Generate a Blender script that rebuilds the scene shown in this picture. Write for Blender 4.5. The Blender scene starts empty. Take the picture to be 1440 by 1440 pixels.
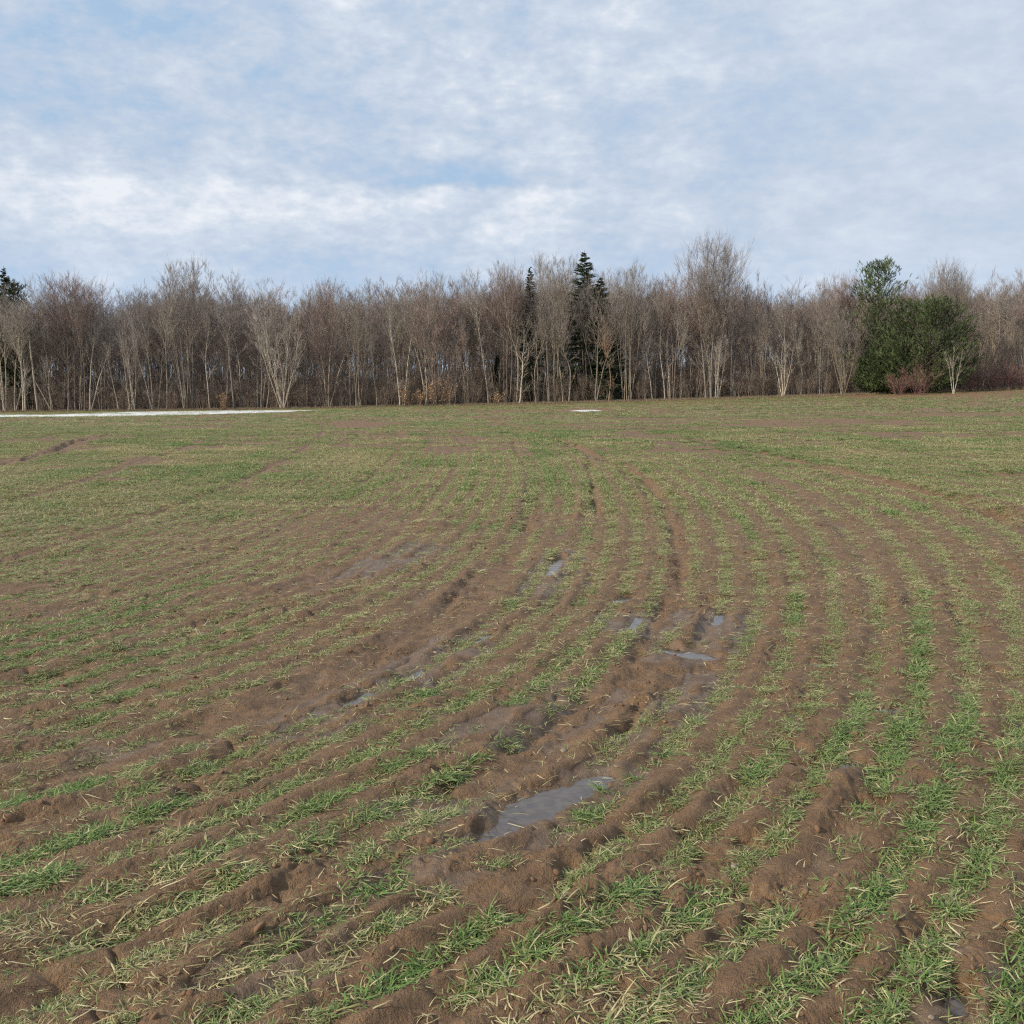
import bpy, math, random
import numpy as np

# ------------------------------------------------------------------ camera, sky, sun, exposure
S = bpy.context.scene
C = S.collection
PI = math.pi
CAM_H = 1.5
cam_d = bpy.data.cameras.new("camera")
cam = bpy.data.objects.new("camera", cam_d)
C.objects.link(cam)
cam_d.sensor_fit = 'HORIZONTAL'
cam_d.sensor_width = 36
cam_d.lens = 36 * 1413.0 / 1440.0
cam_d.clip_start = 0.05
cam_d.clip_end = 8000
cam.location = (0, 0, CAM_H)
cam.rotation_euler = (PI / 2 - math.atan(160 / 1413.0), 0, 0)
S.camera = cam

SUN_EL = math.radians(31)
SUN_AZ = math.radians(-112)      # compass-like: 0 = +Y, positive towards +X
SKY_STRENGTH = 0.10

world = bpy.data.worlds.new("World")
S.world = world
world.use_nodes = True
wt = world.node_tree
wt.nodes.clear()

def N(nt, typ, **kw):
    n = nt.nodes.new(typ)
    for k, v in kw.items():
        if k == 'inp':
            for a, b in v.items():
                n.inputs[a].default_value = b
        else:
            setattr(n, k, v)
    return n

def M(nt, op, a, b=None, c=None, clamp=False):
    n = nt.nodes.new('ShaderNodeMath')
    n.operation = op
    n.use_clamp = clamp
    for i, v in enumerate((a, b, c)):
        if v is None:
            continue
        if isinstance(v, (int, float)):
            n.inputs[i].default_value = v
        else:
            nt.links.new(v, n.inputs[i])
    return n.outputs[0]

def SM(nt, x, a, b, lo=0.0, hi=1.0):
    n = nt.nodes.new('ShaderNodeMapRange')
    n.interpolation_type = 'SMOOTHSTEP'
    nt.links.new(x, n.inputs['Value'])
    n.inputs['From Min'].default_value = a
    n.inputs['From Max'].default_value = b
    n.inputs['To Min'].default_value = lo
    n.inputs['To Max'].default_value = hi
    return n.outputs[0]

def MIX(nt, f, a, b, blend='MIX'):
    n = nt.nodes.new('ShaderNodeMix')
    n.data_type = 'RGBA'
    n.blend_type = blend
    for sock, v in ((n.inputs[0], f), (n.inputs[6], a), (n.inputs[7], b)):
        if isinstance(v, (int, float)):
            sock.default_value = v
        elif isinstance(v, (tuple, list)):
            sock.default_value = (*v[:3], 1)
        else:
            nt.links.new(v, sock)
    return n.outputs[2]

def NOISE(nt, vec, scale, detail=4, rough=0.55, dist=0.0):
    n = N(nt, 'ShaderNodeTexNoise', inp={'Scale': scale, 'Detail': detail, 'Roughness': rough, 'Distortion': dist})
    if vec is not None:
        nt.links.new(vec, n.inputs['Vector'])
    return n.outputs[0]

def srgb(r, g, b):
    f = lambda c: c / 12.92 if c <= 0.04045 else ((c + 0.055) / 1.055) ** 2.4
    return (f(r / 255), f(g / 255), f(b / 255))

def build_sky():
    nt = wt
    tc = N(nt, 'ShaderNodeTexCoord')
    d = tc.outputs['Generated']
    sep = N(nt, 'ShaderNodeSeparateXYZ')
    nt.links.new(d, sep.inputs[0])
    x, y, z = sep.outputs
    zz = M(nt, 'MAXIMUM', z, 0.0)
    # cloud deck: the view direction cut with a gently curved layer
    den = M(nt, 'ADD', zz, 0.16)
    u = M(nt, 'DIVIDE', x, den)
    v = M(nt, 'DIVIDE', y, den)
    comb = N(nt, 'ShaderNodeCombineXYZ')
    nt.links.new(u, comb.inputs[0]); nt.links.new(v, comb.inputs[1])
    P = comb.outputs[0]
    # same deck in angles, for long flat bands near the horizon
    az = M(nt, 'ARCTAN2', x, y)
    el = M(nt, 'ARCSINE', zz)
    c2 = N(nt, 'ShaderNodeCombineXYZ')
    nt.links.new(az, c2.inputs[0]); nt.links.new(M(nt, 'MULTIPLY', el, 1.9), c2.inputs[1])
    A = c2.outputs[0]
    big = NOISE(nt, A, 3.1, 3, .5, .4)
    mid = NOISE(nt, A, 8.0, 6, .6, .1)
    puffs = NOISE(nt, A, 22.0, 6, .55, .3)
    far = NOISE(nt, P, 3.0, 4, .55)
    wv = N(nt, 'ShaderNodeVectorMath', operation='MULTIPLY_ADD')
    nz = N(nt, 'ShaderNodeTexNoise', inp={'Scale': 12.0, 'Detail': 4.0})
    nt.links.new(A, nz.inputs['Vector']); nt.links.new(nz.outputs['Color'], wv.inputs[0]); wv.inputs[1].default_value = (.09, .09, 0); nt.links.new(A, wv.inputs[2])
    vor = N(nt, 'ShaderNodeTexVoronoi', feature='SMOOTH_F1', inp={'Scale': 13.0, 'Smoothness': .9})
    nt.links.new(wv.outputs[0], vor.inputs['Vector'])
    cells = M(nt, 'SUBTRACT', .42, vor.outputs['Distance'])
    fine = NOISE(nt, A, 60.0, 3, .6)
    # brightness of the deck
    b = M(nt, 'ADD', M(nt, 'MULTIPLY', M(nt, 'SUBTRACT', big, .5), .6), M(nt, 'MULTIPLY', M(nt, 'SUBTRACT', mid, .5), .55))
    b = M(nt, 'ADD', b, M(nt, 'MULTIPLY', M(nt, 'SUBTRACT', puffs, .5), .8))
    b = M(nt, 'ADD', b, M(nt, 'MULTIPLY', M(nt, 'SUBTRACT', far, .5), .5))
    b = M(nt, 'MULTIPLY', M(nt, 'ADD', b, M(nt, 'MULTIPLY', cells, .62)), .8)
    b = M(nt, 'ADD', b, M(nt, 'MULTIPLY', M(nt, 'SUBTRACT', fine, .5), .48))
    # a long bright cloud shelf with a ragged top, left and centre, low in the sky
    wob = M(nt, 'ADD', M(nt, 'MULTIPLY', M(nt, 'SUBTRACT', NOISE(nt, A, 7.0, 4, .6), .5), .045),
            M(nt, 'MULTIPLY', M(nt, 'SUBTRACT', NOISE(nt, A, 24.0, 3, .6), .5), .02))
    e2 = M(nt, 'ADD', el, wob)
    top = M(nt, 'SUBTRACT', 1.0, SM(nt, e2, .188, .204))
    bot = SM(nt, e2, .125, .192)
    side = M(nt, 'SUBTRACT', 1.0, SM(nt, az, .05, .22))
    shelf = M(nt, 'MULTIPLY', M(nt, 'MULTIPLY', top, bot), side)
    gap = M(nt, 'MULTIPLY', M(nt, 'MULTIPLY', SM(nt, e2, .196, .206), M(nt, 'SUBTRACT', 1.0, SM(nt, e2, .21, .235))),
            M(nt, 'MULTIPLY', SM(nt, az, -.2, -.05), M(nt, 'SUBTRACT', 1.0, SM(nt, az, .0, .12))))
    b = M(nt, 'ADD', b, M(nt, 'MULTIPLY', shelf, .23))
    b = M(nt, 'SUBTRACT', b, M(nt, 'MULTIPLY', gap, .3))
    # smoother veil to the right, darker streaks up left
    veil = SM(nt, az, -.05, .45)
    b = M(nt, 'MULTIPLY', b, M(nt, 'SUBTRACT', 1.0, M(nt, 'MULTIPLY', veil, .5)))
    b = M(nt, 'ADD', b, M(nt, 'MULTIPLY', veil, .03))
    dl = M(nt, 'MULTIPLY', M(nt, 'SUBTRACT', 1.0, SM(nt, az, -.42, -.02)), SM(nt, el, .2, .34))
    b = M(nt, 'SUBTRACT', b, M(nt, 'MULTIPLY', dl, .16))
    r = N(nt, 'ShaderNodeValToRGB')
    nt.links.new(M(nt, 'ADD', b, .5), r.inputs[0])
    k = 1 / SKY_STRENGTH
    cr = r.color_ramp
    pts = [(.14, srgb(166, 193, 221)), (.34, srgb(181, 198, 219)), (.48, srgb(192, 205, 222)), (.64, srgb(206, 216, 229)), (.84, srgb(229, 233, 240))]
    cr.elements[0].position = pts[0][0]; cr.elements[0].color = (*pts[0][1], 1)
    cr.elements[1].position = pts[-1][0]; cr.elements[1].color = (*pts[-1][1], 1)
    for p, c in pts[1:-1]:
        e = cr.elements.new(p); e.color = (*c, 1)
    vs = N(nt, 'ShaderNodeVectorMath', operation='SCALE')
    nt.links.new(r.outputs[0], vs.inputs[0]); vs.inputs['Scale'].default_value = k
    # towards the horizon the deck thins into pale blue air
    hz = M(nt, 'SUBTRACT', 1.0, SM(nt, el, .02, .17))
    hc = tuple(c * k for c in srgb(184, 208, 235))
    cl = MIX(nt, M(nt, 'MULTIPLY', hz, .75), vs.outputs[0], hc)
    sky = N(nt, 'ShaderNodeTexSky', sky_type='NISHITA', sun_disc=False, sun_elevation=SUN_EL, sun_rotation=SUN_AZ % (2 * PI))
    sky.air_density = 1.0; sky.dust_density = 1.0
    cover = M(nt, 'MULTIPLY', SM(nt, b, -.55, -.12), .10)
    cover = M(nt, 'ADD', cover, .90)
    col = MIX(nt, cover, sky.outputs[0], cl)
    bg = N(nt, 'ShaderNodeBackground', inp={'Strength': SKY_STRENGTH})
    nt.links.new(col, bg.inputs[0])
    out = N(nt, 'ShaderNodeOutputWorld')
    nt.links.new(bg.outputs[0], out.inputs[0])
build_sky()

sun_d = bpy.data.lights.new("sun", 'SUN')
sun_d.energy = 4.8
sun_d.angle = math.radians(2.0)
sun_d.color = (1.0, .90, .74)
sun = bpy.data.objects.new("sun", sun_d)
C.objects.link(sun)
from mathutils import Vector
sd = Vector((math.sin(SUN_AZ) * math.cos(SUN_EL), math.cos(SUN_AZ) * math.cos(SUN_EL), math.sin(SUN_EL)))
sun.rotation_euler = sd.to_track_quat('Z', 'Y').to_euler()

S.view_settings.view_transform = 'Standard'
S.view_settings.look = 'None'
S.view_settings.exposure = 0.10
S.view_settings.gamma = 1.0
S.view_settings.use_curve_mapping = False
S.cycles.use_denoising = False
S.cycles.use_adaptive_sampling = False
S.cycles.pixel_filter_type = 'BLACKMAN_HARRIS'
S.cycles.filter_width = 1.2
S.cycles.sample_clamp_direct = 6
S.cycles.sample_clamp_indirect = 2
S.cycles.use_light_tree = False
S.cycles.max_bounces = 3
S.cycles.diffuse_bounces = 2
S.cycles.transparent_max_bounces = 8
S.cycles.caustics_reflective = False
S.cycles.caustics_refractive = False

# ------------------------------------------------------------------ surveyed places, all in metres on the field
PHI = [[0,1,-16.08422],[0,2,-3.13696],[0,3,14.35014],[0,4,-9.85712],[0,5,2.85567],[0,6,-0.27305],[1,0,16.31703],[1,1,12.10206],[1,2,16.65616],[1,3,2.23828],[1,4,-5.46458],[1,5,1.71377],[2,0,-5.39824],[2,1,84.23002],[2,2,-112.638],[2,3,17.80176],[2,4,4.66454],[3,0,-15.47313],[3,1,0.46188],[3,2,-2.28641],[3,3,9.4612],[4,0,12.07381],[4,1,-79.95132],[4,2,37.07966],[5,0,-5.05947],[5,1,-4.28102],[6,0,155.67844]]
PHI0 = 3.9779
RUTS = [[0.045,0.05,[[0.017,2.766],[0.097,2.883],[0.154,2.959],[0.191,3.102]]],[0.03,0.03,[[-0.702,2.902],[-0.697,3.006],[-0.684,3.128],[-0.663,3.2]]],[0.1,0.06,[[0.105,11.286],[0.264,14.863],[0.362,19.66],[0.144,25.493],[-0.051,36.034]]],[0.1,0.07,[[1.901,25.346],[1.503,18.744],[1.182,14.836],[1.094,13.012]]],[0.22,0.1,[[-2.484,66.511],[0.0,49.671],[1.385,36.999],[1.952,27.599],[2.324,20.496],[2.32,17.199],[2.242,14.806]]],[0.22,0.1,[[6.384,28.212],[6.341,22.381],[6.414,18.841],[6.418,16.133],[6.414,14.383],[6.333,13.217],[5.967,11.62]]],[0.15,0.1,[[9.234,19.736],[9.475,19.366],[9.543,18.686]]],[0.14,0.1,[[-11.391,22.328],[-12.559,27.181],[-15.006,34.249],[-17.237,44.158]]],[0.07,0.06,[[1.303,7.714],[1.545,9.062],[1.785,10.963],[2.004,13.405]]],[0.05,0.035,[[-0.504,6.993],[-0.416,7.728],[-0.318,8.523]]],[0.06,0.045,[[0.636,5.483],[0.805,6.018],[0.977,6.709],[1.143,7.574]]],[0.06,0.045,[[-0.015,4.199],[0.102,4.384],[0.237,4.638],[0.362,4.983]]],[0.05,0.05,[[0.49,4.383],[0.568,4.584],[0.637,4.862]]],[0.06,0.05,[[1.022,5.762],[1.187,6.2],[1.315,6.707],[1.497,7.435]]],[0.05,0.05,[[2.395,6.927],[2.512,6.7],[2.781,7.294]]],[0.06,0.05,[[4.63,9.885],[4.343,8.655],[4.258,8.243]]],[0.05,0.05,[[3.282,7.421],[2.971,6.485],[3.018,6.286]]],[0.05,0.05,[[1.183,2.543],[1.135,2.413],[1.095,2.294]]],[0.06,0.05,[[-0.488,2.398],[-0.372,2.477],[-0.295,2.537]]],[0.05,0.045,[[-0.804,2.43],[-0.722,2.461],[-0.634,2.562],[-0.555,2.651]]],[0.05,0.04,[[-1.843,6.726],[-1.581,7.324],[-1.223,7.734]]]]
PITS = [[1.341,3.599,0.055,0.09],[0.802,3.307,0.05,0.06],[1.355,4.624,0.04,0.045],[1.926,4.857,0.04,0.05],[2.23,9.215,0.09,0.08],[2.001,4.194,0.04,0.045],[1.573,3.245,0.03,0.03],[0.497,2.603,0.05,0.05],[0.952,2.65,0.04,0.04],[-0.867,2.767,0.03,0.02],[-0.216,7.501,0.06,0.05],[2.77,9.68,0.08,0.06],[0.271,2.398,0.05,0.06],[1.751,4.529,0.04,0.04]]
MOUNDS = [[1.298,3.757,0.13,0.035],[0.526,5.174,0.2,0.03],[0.615,4.691,0.18,0.025],[-0.087,2.936,0.14,0.018],[-0.274,3.077,0.1,0.02],[-1.077,11.618,0.5,0.06],[0.84,12.405,0.25,0.05],[-0.634,2.937,0.12,0.006],[-0.877,3.03,0.1,0.02],[1.646,3.867,0.1,0.02],[0.97,2.766,0.1,0.02],[0.63,2.543,0.1,0.02],[-0.401,4.586,0.12,0.02],[9.349,18.696,0.3,0.08],[0.376,4.289,0.15,0.02]]
PUDDLES = [[[-0.088,3.308,0.03],[-0.02,3.437,0.045],[0.058,3.562,0.085],[0.149,3.682,0.09],[0.234,3.745,0.07],[0.325,3.847,0.06],[0.383,3.893,0.04]],[[0.924,5.913,0.045],[1.018,5.811,0.075],[1.14,5.729,0.06]],[[1.357,3.953,0.028],[1.397,3.969,0.035],[1.432,3.969,0.025]],[[1.785,4.732,0.025],[1.847,4.732,0.03]],[[0.316,8.482,0.04],[0.385,8.957,0.055],[0.458,9.402,0.04]],[[-0.212,6.114,0.025],[-0.136,6.283,0.03]],[[-0.568,5.287,0.025],[-0.499,5.458,0.03]],[[1.361,6.599,0.03],[1.473,6.98,0.035]],[[0.789,7.413,0.045],[0.896,7.604,0.04]],[[1.735,5.569,0.04],[1.829,5.584,0.03]],[[1.148,2.45,0.03],[1.13,2.397,0.025]],[[-0.808,4.785,0.022],[-0.723,4.974,0.025]],[[0.783,6.457,0.03],[0.877,6.799,0.03]]]
WET = [[0.22,[[-0.05,3.401],[0.219,3.724],[0.369,3.87]]],[0.3,[[-0.096,4.384],[0.137,4.692],[0.293,5.046]]],[0.25,[[-0.907,4.435],[-0.708,4.866],[-0.475,5.458],[-0.265,6.114]]],[0.3,[[0.93,5.845],[1.236,6.107],[1.448,6.933]]],[0.3,[[0.277,7.722],[0.475,9.488]]],[0.15,[[-1.735,4.159],[-1.599,4.203],[-1.4,4.158]]],[0.18,[[-0.383,3.462],[-0.208,3.524],[-0.075,3.401]]],[0.15,[[-0.185,3.127],[-0.35,2.937],[-0.457,2.787]]],[0.18,[[1.213,2.613],[1.092,2.294]]],[0.3,[[0.774,6.711],[0.818,6.297]]],[0.35,[[-0.854,9.957],[-1.249,8.711]]],[0.2,[[-0.548,2.615],[-0.633,2.478]]],[0.15,[[1.079,5.308],[0.786,4.691],[0.553,4.198]]]]
BARE = [[0.2,[[0.161,11.285],[0.739,14.849],[0.661,11.588],[0.486,9.708]],0.95],[0.26,[[-0.125,8.7],[-0.362,7.188],[-0.546,6.304],[-0.741,5.688],[-0.926,5.316],[-1.062,4.867],[-1.198,4.696]],0.93],[0.17,[[-0.054,3.689],[0.057,3.909],[0.251,4.289],[0.479,4.691],[0.668,5.108],[0.832,5.603]],0.9],[0.15,[[1.031,6.496],[1.303,7.714],[1.712,10.419],[2.004,13.405]],0.8],[0.22,[[-0.251,4.29],[0.0,4.533],[0.245,4.805],[0.389,4.862]],0.7],[0.14,[[0.939,5.173],[1.126,5.761],[1.398,6.934]],0.75],[0.18,[[-0.097,3.286],[0.108,3.655],[0.398,3.87]],0.95],[0.1,[[-0.355,2.982],[-0.18,3.029],[-0.043,2.892],[0.044,2.982]],0.8],[0.09,[[-0.84,2.893],[-0.646,2.893],[-0.607,3.029]],0.9],[0.12,[[-1.78,3.345],[-1.686,3.464],[-1.588,3.658]],0.9],[0.1,[[-1.395,3.03],[-1.292,3.233],[-1.175,3.463]],0.8],[0.1,[[-0.425,2.579],[-0.322,2.689],[-0.17,2.849]],0.5],[0.12,[[1.177,3.722],[1.313,3.722],[1.199,3.459]],0.9],[0.09,[[1.678,3.944],[1.505,3.585]],0.7],[0.1,[[0.527,2.413],[0.649,2.543],[0.773,2.65]],0.7],[0.1,[[1.242,2.726],[1.121,2.382]],0.8],[0.4,[[-2.294,7.599],[-1.668,7.737],[-1.374,8.712]],0.8],[0.4,[[-4.012,7.755],[-3.424,7.208]],0.7],[0.35,[[-1.172,9.091],[-0.645,11.298]],0.5],[0.5,[[-11.391,22.328],[-12.559,27.181],[-15.006,34.249],[-17.237,44.158]],0.85],[0.45,[[-7.072,15.067],[-7.482,17.865],[-9.015,25.318]],0.85],[0.4,[[-4.156,14.987],[-5.248,23.157]],0.85],[0.35,[[-1.996,16.056],[-2.731,25.731]],0.8],[0.4,[[-1.139,16.028],[-0.879,20.672]],0.6],[0.7,[[-7.719,49.739],[-4.986,44.16]],0.3],[0.3,[[-2.484,66.511],[1.385,36.999],[2.324,20.496],[2.242,14.806]],0.8],[0.35,[[6.384,28.212],[6.414,18.841],[6.418,16.133],[6.414,14.383],[5.967,11.62]],0.75],[0.4,[[8.274,17.664],[9.009,17.632]],0.9],[0.3,[[12.446,44.108],[11.109,34.192],[11.081,29.579]],0.5],[0.3,[[3.375,11.54],[3.11,9.045],[3.107,8.668]],0.5],[0.3,[[-0.6,6.946],[-0.444,7.728]],0.8],[0.12,[[0.141,3.178],[0.043,2.892]],0.9],[0.1,[[0.83,2.935],[1.142,3.284],[1.301,3.459]],0.5],[0.12,[[0.163,2.727],[0.267,2.544]],0.1],[0.15,[[0.434,3.688],[0.608,3.947]],0.6],[0.15,[[-0.446,3.797],[-0.669,3.797]],0.5],[0.08,[[0.844,2.688],[0.929,2.766]],0.6]]
LUSH = [[0.1,[[-1.871,3.526],[-1.809,3.727],[-1.647,3.799]]],[0.1,[[-1.657,3.104],[-1.508,3.288],[-1.296,3.59]]],[0.09,[[-1.551,2.894],[-1.474,3.007]]],[0.09,[[-0.968,2.96],[-0.898,3.103],[-0.848,3.179]]],[0.09,[[-0.659,3.179],[-0.623,3.372]]],[0.07,[[-0.356,3.725],[-0.253,3.833]]],[0.1,[[-0.054,2.413],[0.039,2.579],[0.251,2.807],[0.371,2.936]]],[0.13,[[0.145,2.413],[0.251,2.578],[0.294,2.614]]],[0.1,[[0.387,2.727],[0.517,2.891],[0.665,2.981]]],[0.08,[[0.886,3.831],[1.073,4.067]]],[0.1,[[0.682,2.382],[0.881,2.614],[1.098,2.891]]],[0.1,[[0.974,2.444],[1.101,2.578]]],[0.08,[[1.407,3.34],[1.639,3.652]]],[0.09,[[1.178,2.294],[1.466,2.725]]],[0.07,[[1.366,4.196],[1.488,4.333]]],[0.09,[[1.909,6.704],[2.1,7.43]]],[0.09,[[3.264,7.699],[3.017,6.923]]],[0.12,[[2.87,12.585],[2.565,10.407]]],[0.1,[[2.183,5.375],[2.42,5.923]]],[0.07,[[0.26,3.523],[0.602,4.111]]],[0.08,[[-2.857,33.7],[-2.354,20.752]]],[0.35,[[0.69,39.087],[0.806,22.758],[0.624,15.97]]],[0.2,[[-0.724,25.565],[-0.797,16.017]]],[0.1,[[-2.56,7.744],[-2.426,8.045]]],[0.25,[[-5.787,20.935],[-7.128,29.646]]],[0.25,[[-5.536,11.077],[-5.439,11.376]]],[0.2,[[-2.55,14.943],[-2.146,18.91]]],[0.09,[[-0.372,2.767],[-0.255,2.849]]],[0.12,[[0.34,9.489],[0.917,10.697]]],[0.12,[[-0.394,4.924],[-0.326,4.985]]],[0.09,[[-0.373,2.353],[-0.298,2.477],[-0.204,2.727]]],[0.3,[[11.491,36.991],[11.857,35.725]]],[0.3,[[8.422,24.792],[8.042,22.264]]],[0.3,[[11.759,25.972],[11.79,24.5]]],[0.2,[[5.578,13.752],[5.5,13.32]]],[0.1,[[3.402,7.162],[3.282,6.696]]]]
MATS = [[0.12,[[-1.327,2.69],[-1.239,2.768],[-1.112,2.872],[-1.02,2.983]]],[0.11,[[-0.409,2.597],[-0.306,2.727],[-0.253,2.828]]],[0.13,[[-0.123,2.338],[-0.054,2.368]]],[0.1,[[-1.383,2.562],[-1.262,2.634],[-1.154,2.709]]],[0.1,[[0.14,2.323],[0.323,2.383]]],[0.08,[[-1.662,3.207],[-1.605,3.288]]],[0.12,[[-0.975,2.399],[-0.841,2.43]]],[0.4,[[-1.061,11.008],[-1.022,11.948]]],[0.3,[[0.918,12.259],[1.079,12.623]]],[0.1,[[-0.574,2.383],[-0.496,2.445]]],[0.09,[[0.381,2.295],[0.491,2.323]]]]
STONES = [[0.725,3.126,0.016],[-0.296,6.402,0.022],[-0.451,5.768,0.022],[0.222,4.163,0.022],[-0.049,3.286,0.012],[1.028,2.308,0.012],[-1.009,2.884,0.01]]
SNOW_FAR = [[-59.119,110.415],[-48.861,105.083],[-47.255,124.253],[-37.28,126.051],[-26.398,117.152],[-21.147,114.632]]
SNOW_NEAR = [[-49.086,91.651],[-39.912,85.809],[-34.159,83.573],[-29.92,86.66],[-26.72,92.51],[-23.113,99.439],[-19.629,106.391]]
SNOW_PATCH = [[5.005,80.766],[5.688,85.028],[6.368,85.319],[6.882,82.823],[6.816,79.325],[5.892,77.465]]
TREES = [["lean",-67.82,135.14,10.27,0.7,4,"pale slender trunk leaning left at the far left edge of the wood"],["yfork",-66.93,136.03,13.13,0.6,4,"pale trunk forking high up below the left spruce top"],["straight",-65.25,136.33,11.73,0.5,0,"thin straight grey pole tree just left of the broken pale snag"],["snag",-63.68,135.64,10.46,0.9,4,"dead branchless pale snag with a broken top near the left edge"],["lean",-61.45,135.37,7.43,0.5,4,"small slanting trunk with a fallen pole propped against its foot, near the left edge"],["crooked",-59.44,135.13,13.92,0.7,2,"curvy thin tan trunk standing under the broad reddish dome crown at left"],["roundtop",-59.6,138.15,18.52,1.3,1,"tree with a broad reddish domed crown rising at the left of the wood"],["straight",-57.88,135.95,12.11,0.5,2,"dark-streaked thin trunk left of the double pale trunk"],["yfork",-56.23,134.75,13.67,0.7,4,"tall pale double trunk forking near mid height at left"],["lean",-52.04,133.74,9.12,0.6,4,"thin pale trunk leaning left behind the snow strip"],["yfork",-50.86,134.1,7.27,0.6,4,"small pale Y-shaped tree whose fork opens at mid height behind the snow strip"],["crooked",-47.09,134.15,12.78,0.7,2,"mottled crooked trunk leaning right behind the snow strip"],["clump",-43.32,134.2,19.5,0.9,0,"tallest grey crown of the left wood, on several close pale trunks"],["straight",-36.67,133.4,17.58,0.9,0,"straight grey tree with open feathery crown, above the end half of the snow strip"],["vase",-29.68,130.36,15.95,1.0,4,"wide fan-shaped tree with many limbs spreading from a short trunk at the snow end"],["yfork",-23.7,130.84,16.16,0.9,2,"crooked forked trunk right of the fan-shaped tree"],["lean",-24.36,131.92,8.61,0.6,2,"leaning bare trunk crossing behind the fork right of the fan-shaped tree"],["clump",-19.94,130.39,15.42,0.7,2,"pair of close straight trunks between the crooked fork and the pale single trunk"],["straight",-14.3,129.22,14.48,0.8,4,"single straight pale trunk with orange-leaved saplings at its foot"],["vase",-9.56,129.15,16.65,0.95,1,"large many-stemmed tree with dense reddish crown left of centre"],["clump",-7.32,129.88,15.98,0.8,1,"reddish many-stemmed tree at the right side of the dense reddish crown"],["crooked",0.89,126.89,12.16,1.2,4,"low gnarled tree with wide pale crooked boughs left of the small dark spruce"],["straight",3.33,127.6,14.77,0.6,0,"thin straight pole directly below the small dark spruce"],["clump",5.23,127.87,18.05,0.8,2,"tall close group of tan stems between the two dark spruces"],["straight",6.46,127.23,17.08,0.6,2,"slim straight trunk just left of the large dark spruce"],["crooked",7.11,126.15,12.81,0.6,2,"thin bent trunk with a zigzag foot in front of the large dark spruce"],["yfork",10.5,126.24,14.01,0.8,2,"tan trunk forking in front of the right half of the large spruce"],["crooked",12.08,126.05,10.94,0.8,3,"trunk with orange-brown bark leaning left, right of the large spruce"],["clump",14.36,125.78,16.68,0.8,2,"fan of tan stems right of the orange-barked trunk"],["lean",17.57,125.89,11.63,0.5,4,"thin trunk with a bent pale foot left of the pair of white poles"],["straight",19.05,125.71,14.15,0.6,4,"left one of the pair of straight white trunks left of the tallest tree"],["straight",19.71,125.94,14.84,0.6,4,"right one of the pair of straight white trunks left of the tallest tree"],["roundtop",24.45,124.77,19.98,0.95,0,"tallest tree of the wood with a high round fine-twigged crown"],["clump",25.08,123.99,7.85,0.9,4,"short pale bush-like stem cluster at the foot of the tallest tree"],["straight",27.53,125.2,10.41,0.5,0,"slim straight pole right of the tallest tree"],["sapling",32.83,122.56,7.54,1.1,4,"small pale young tree standing in front of the reddish wood right of the tallest tree"],["clump",37.73,124.47,14.7,0.8,0,"tall grey open crown left of the evergreen pines"],["vase",39.81,121.72,11.86,0.9,2,"bare spreading tree with several pale stems just left of the pines"],["sapling",49.34,113.08,5.94,0.9,4,"pale slim forked young tree in front of the round pine"],["roundtop",54.11,127.51,16.21,0.8,0,"bare tree with rounded top rising behind the round pine"],["vase",57.95,128.05,14.9,0.75,2,"pale bare crown spreading right of the one behind the round pine"],["lean",57.66,122.08,5.78,0.6,4,"whitish leaning trunk among dark thicket right of the round pine"],["straight",59.44,121.87,13.88,0.9,0,"grey bare tree near the right edge of the picture"],["clump",61.06,121.67,13.96,0.9,0,"bare tree of several stems cut by the right edge of the picture"]]
CONIFERS = [["spruce",11.43,131.83,16.05,0.3,0,"dark spruce forming the right shoulder of the largest spruce"],["spruce",9.28,131.69,19.31,0.3,0,"largest dark spruce, its spire rising above the bare crowns at the centre"],["spruce",2.34,132.72,17.66,0.17,0,"narrow dark spruce left of the largest spruce"],["spruce",12.33,129.52,9.84,0.42,0,"low dark evergreen half hidden by tan stems right of the largest spruce"],["spruce",-1.86,132.22,6.3,0.35,0,"short dark evergreen deep behind the gnarled pale boughs"],["spruce",-70.07,141.41,19.96,0.22,0,"dark spruce with a pointed top at the far left edge"],["whitepine",-69.94,143.39,18.06,0.4,1,"olive green broad pine crown beside the left spruce top"],["whitepine",44.29,123.69,15.73,0.75,0,"tall green pine with a ragged open top left of the round pine"],["roundpine",48.7,120.16,11.33,1.15,0,"big round dark green pine with foliage down to the ground"],["roundpine",44.93,122.11,5.25,1.0,0,"lower evergreen filling the left foot of the round pine"]]
SHRUBS = [["redshrub",45.8,114.0,3.96,2.0,0,"dull red twiggy shrub in front of the round pine"],["redshrub",43.99,114.72,3.0,1.4,0,"smaller brownish red shrub at the left foot of the round pine"],["redshrub",54.19,119.0,2.93,1.3,0,"reddish shrub right of the slim forked young tree"],["redshrub",56.47,119.22,3.26,1.4,0,"red thicket shrub in the middle of those near the right edge"],["redshrub",58.54,118.98,3.51,1.4,0,"bright red thicket shrub near the right edge"],["redshrub",60.28,118.77,3.27,1.4,0,"red shrub cut by the right edge of the picture"],["beech",-13.42,128.61,3.05,1.2,0,"small sapling with pale orange dead leaves at the foot of the single pale trunk"],["beech",-11.74,128.11,2.38,1.2,0,"low sapling with dead orange leaves between the pale trunk and the many-stemmed tree"],["beech",-10.11,128.01,3.51,1.2,0,"orange-leaved sapling under the left stems of the many-stemmed reddish tree"],["beech",-8.29,127.79,3.64,1.2,0,"orange-leaved sapling under the right stems of the many-stemmed reddish tree"],["beech",-1.79,127.22,1.71,1.1,0,"small tan-leaved sapling left of the gnarled pale tree"],["beech",-37.64,131.52,2.15,0.8,0,"pale ochre grass-like sapling behind the snow strip"]]
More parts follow.
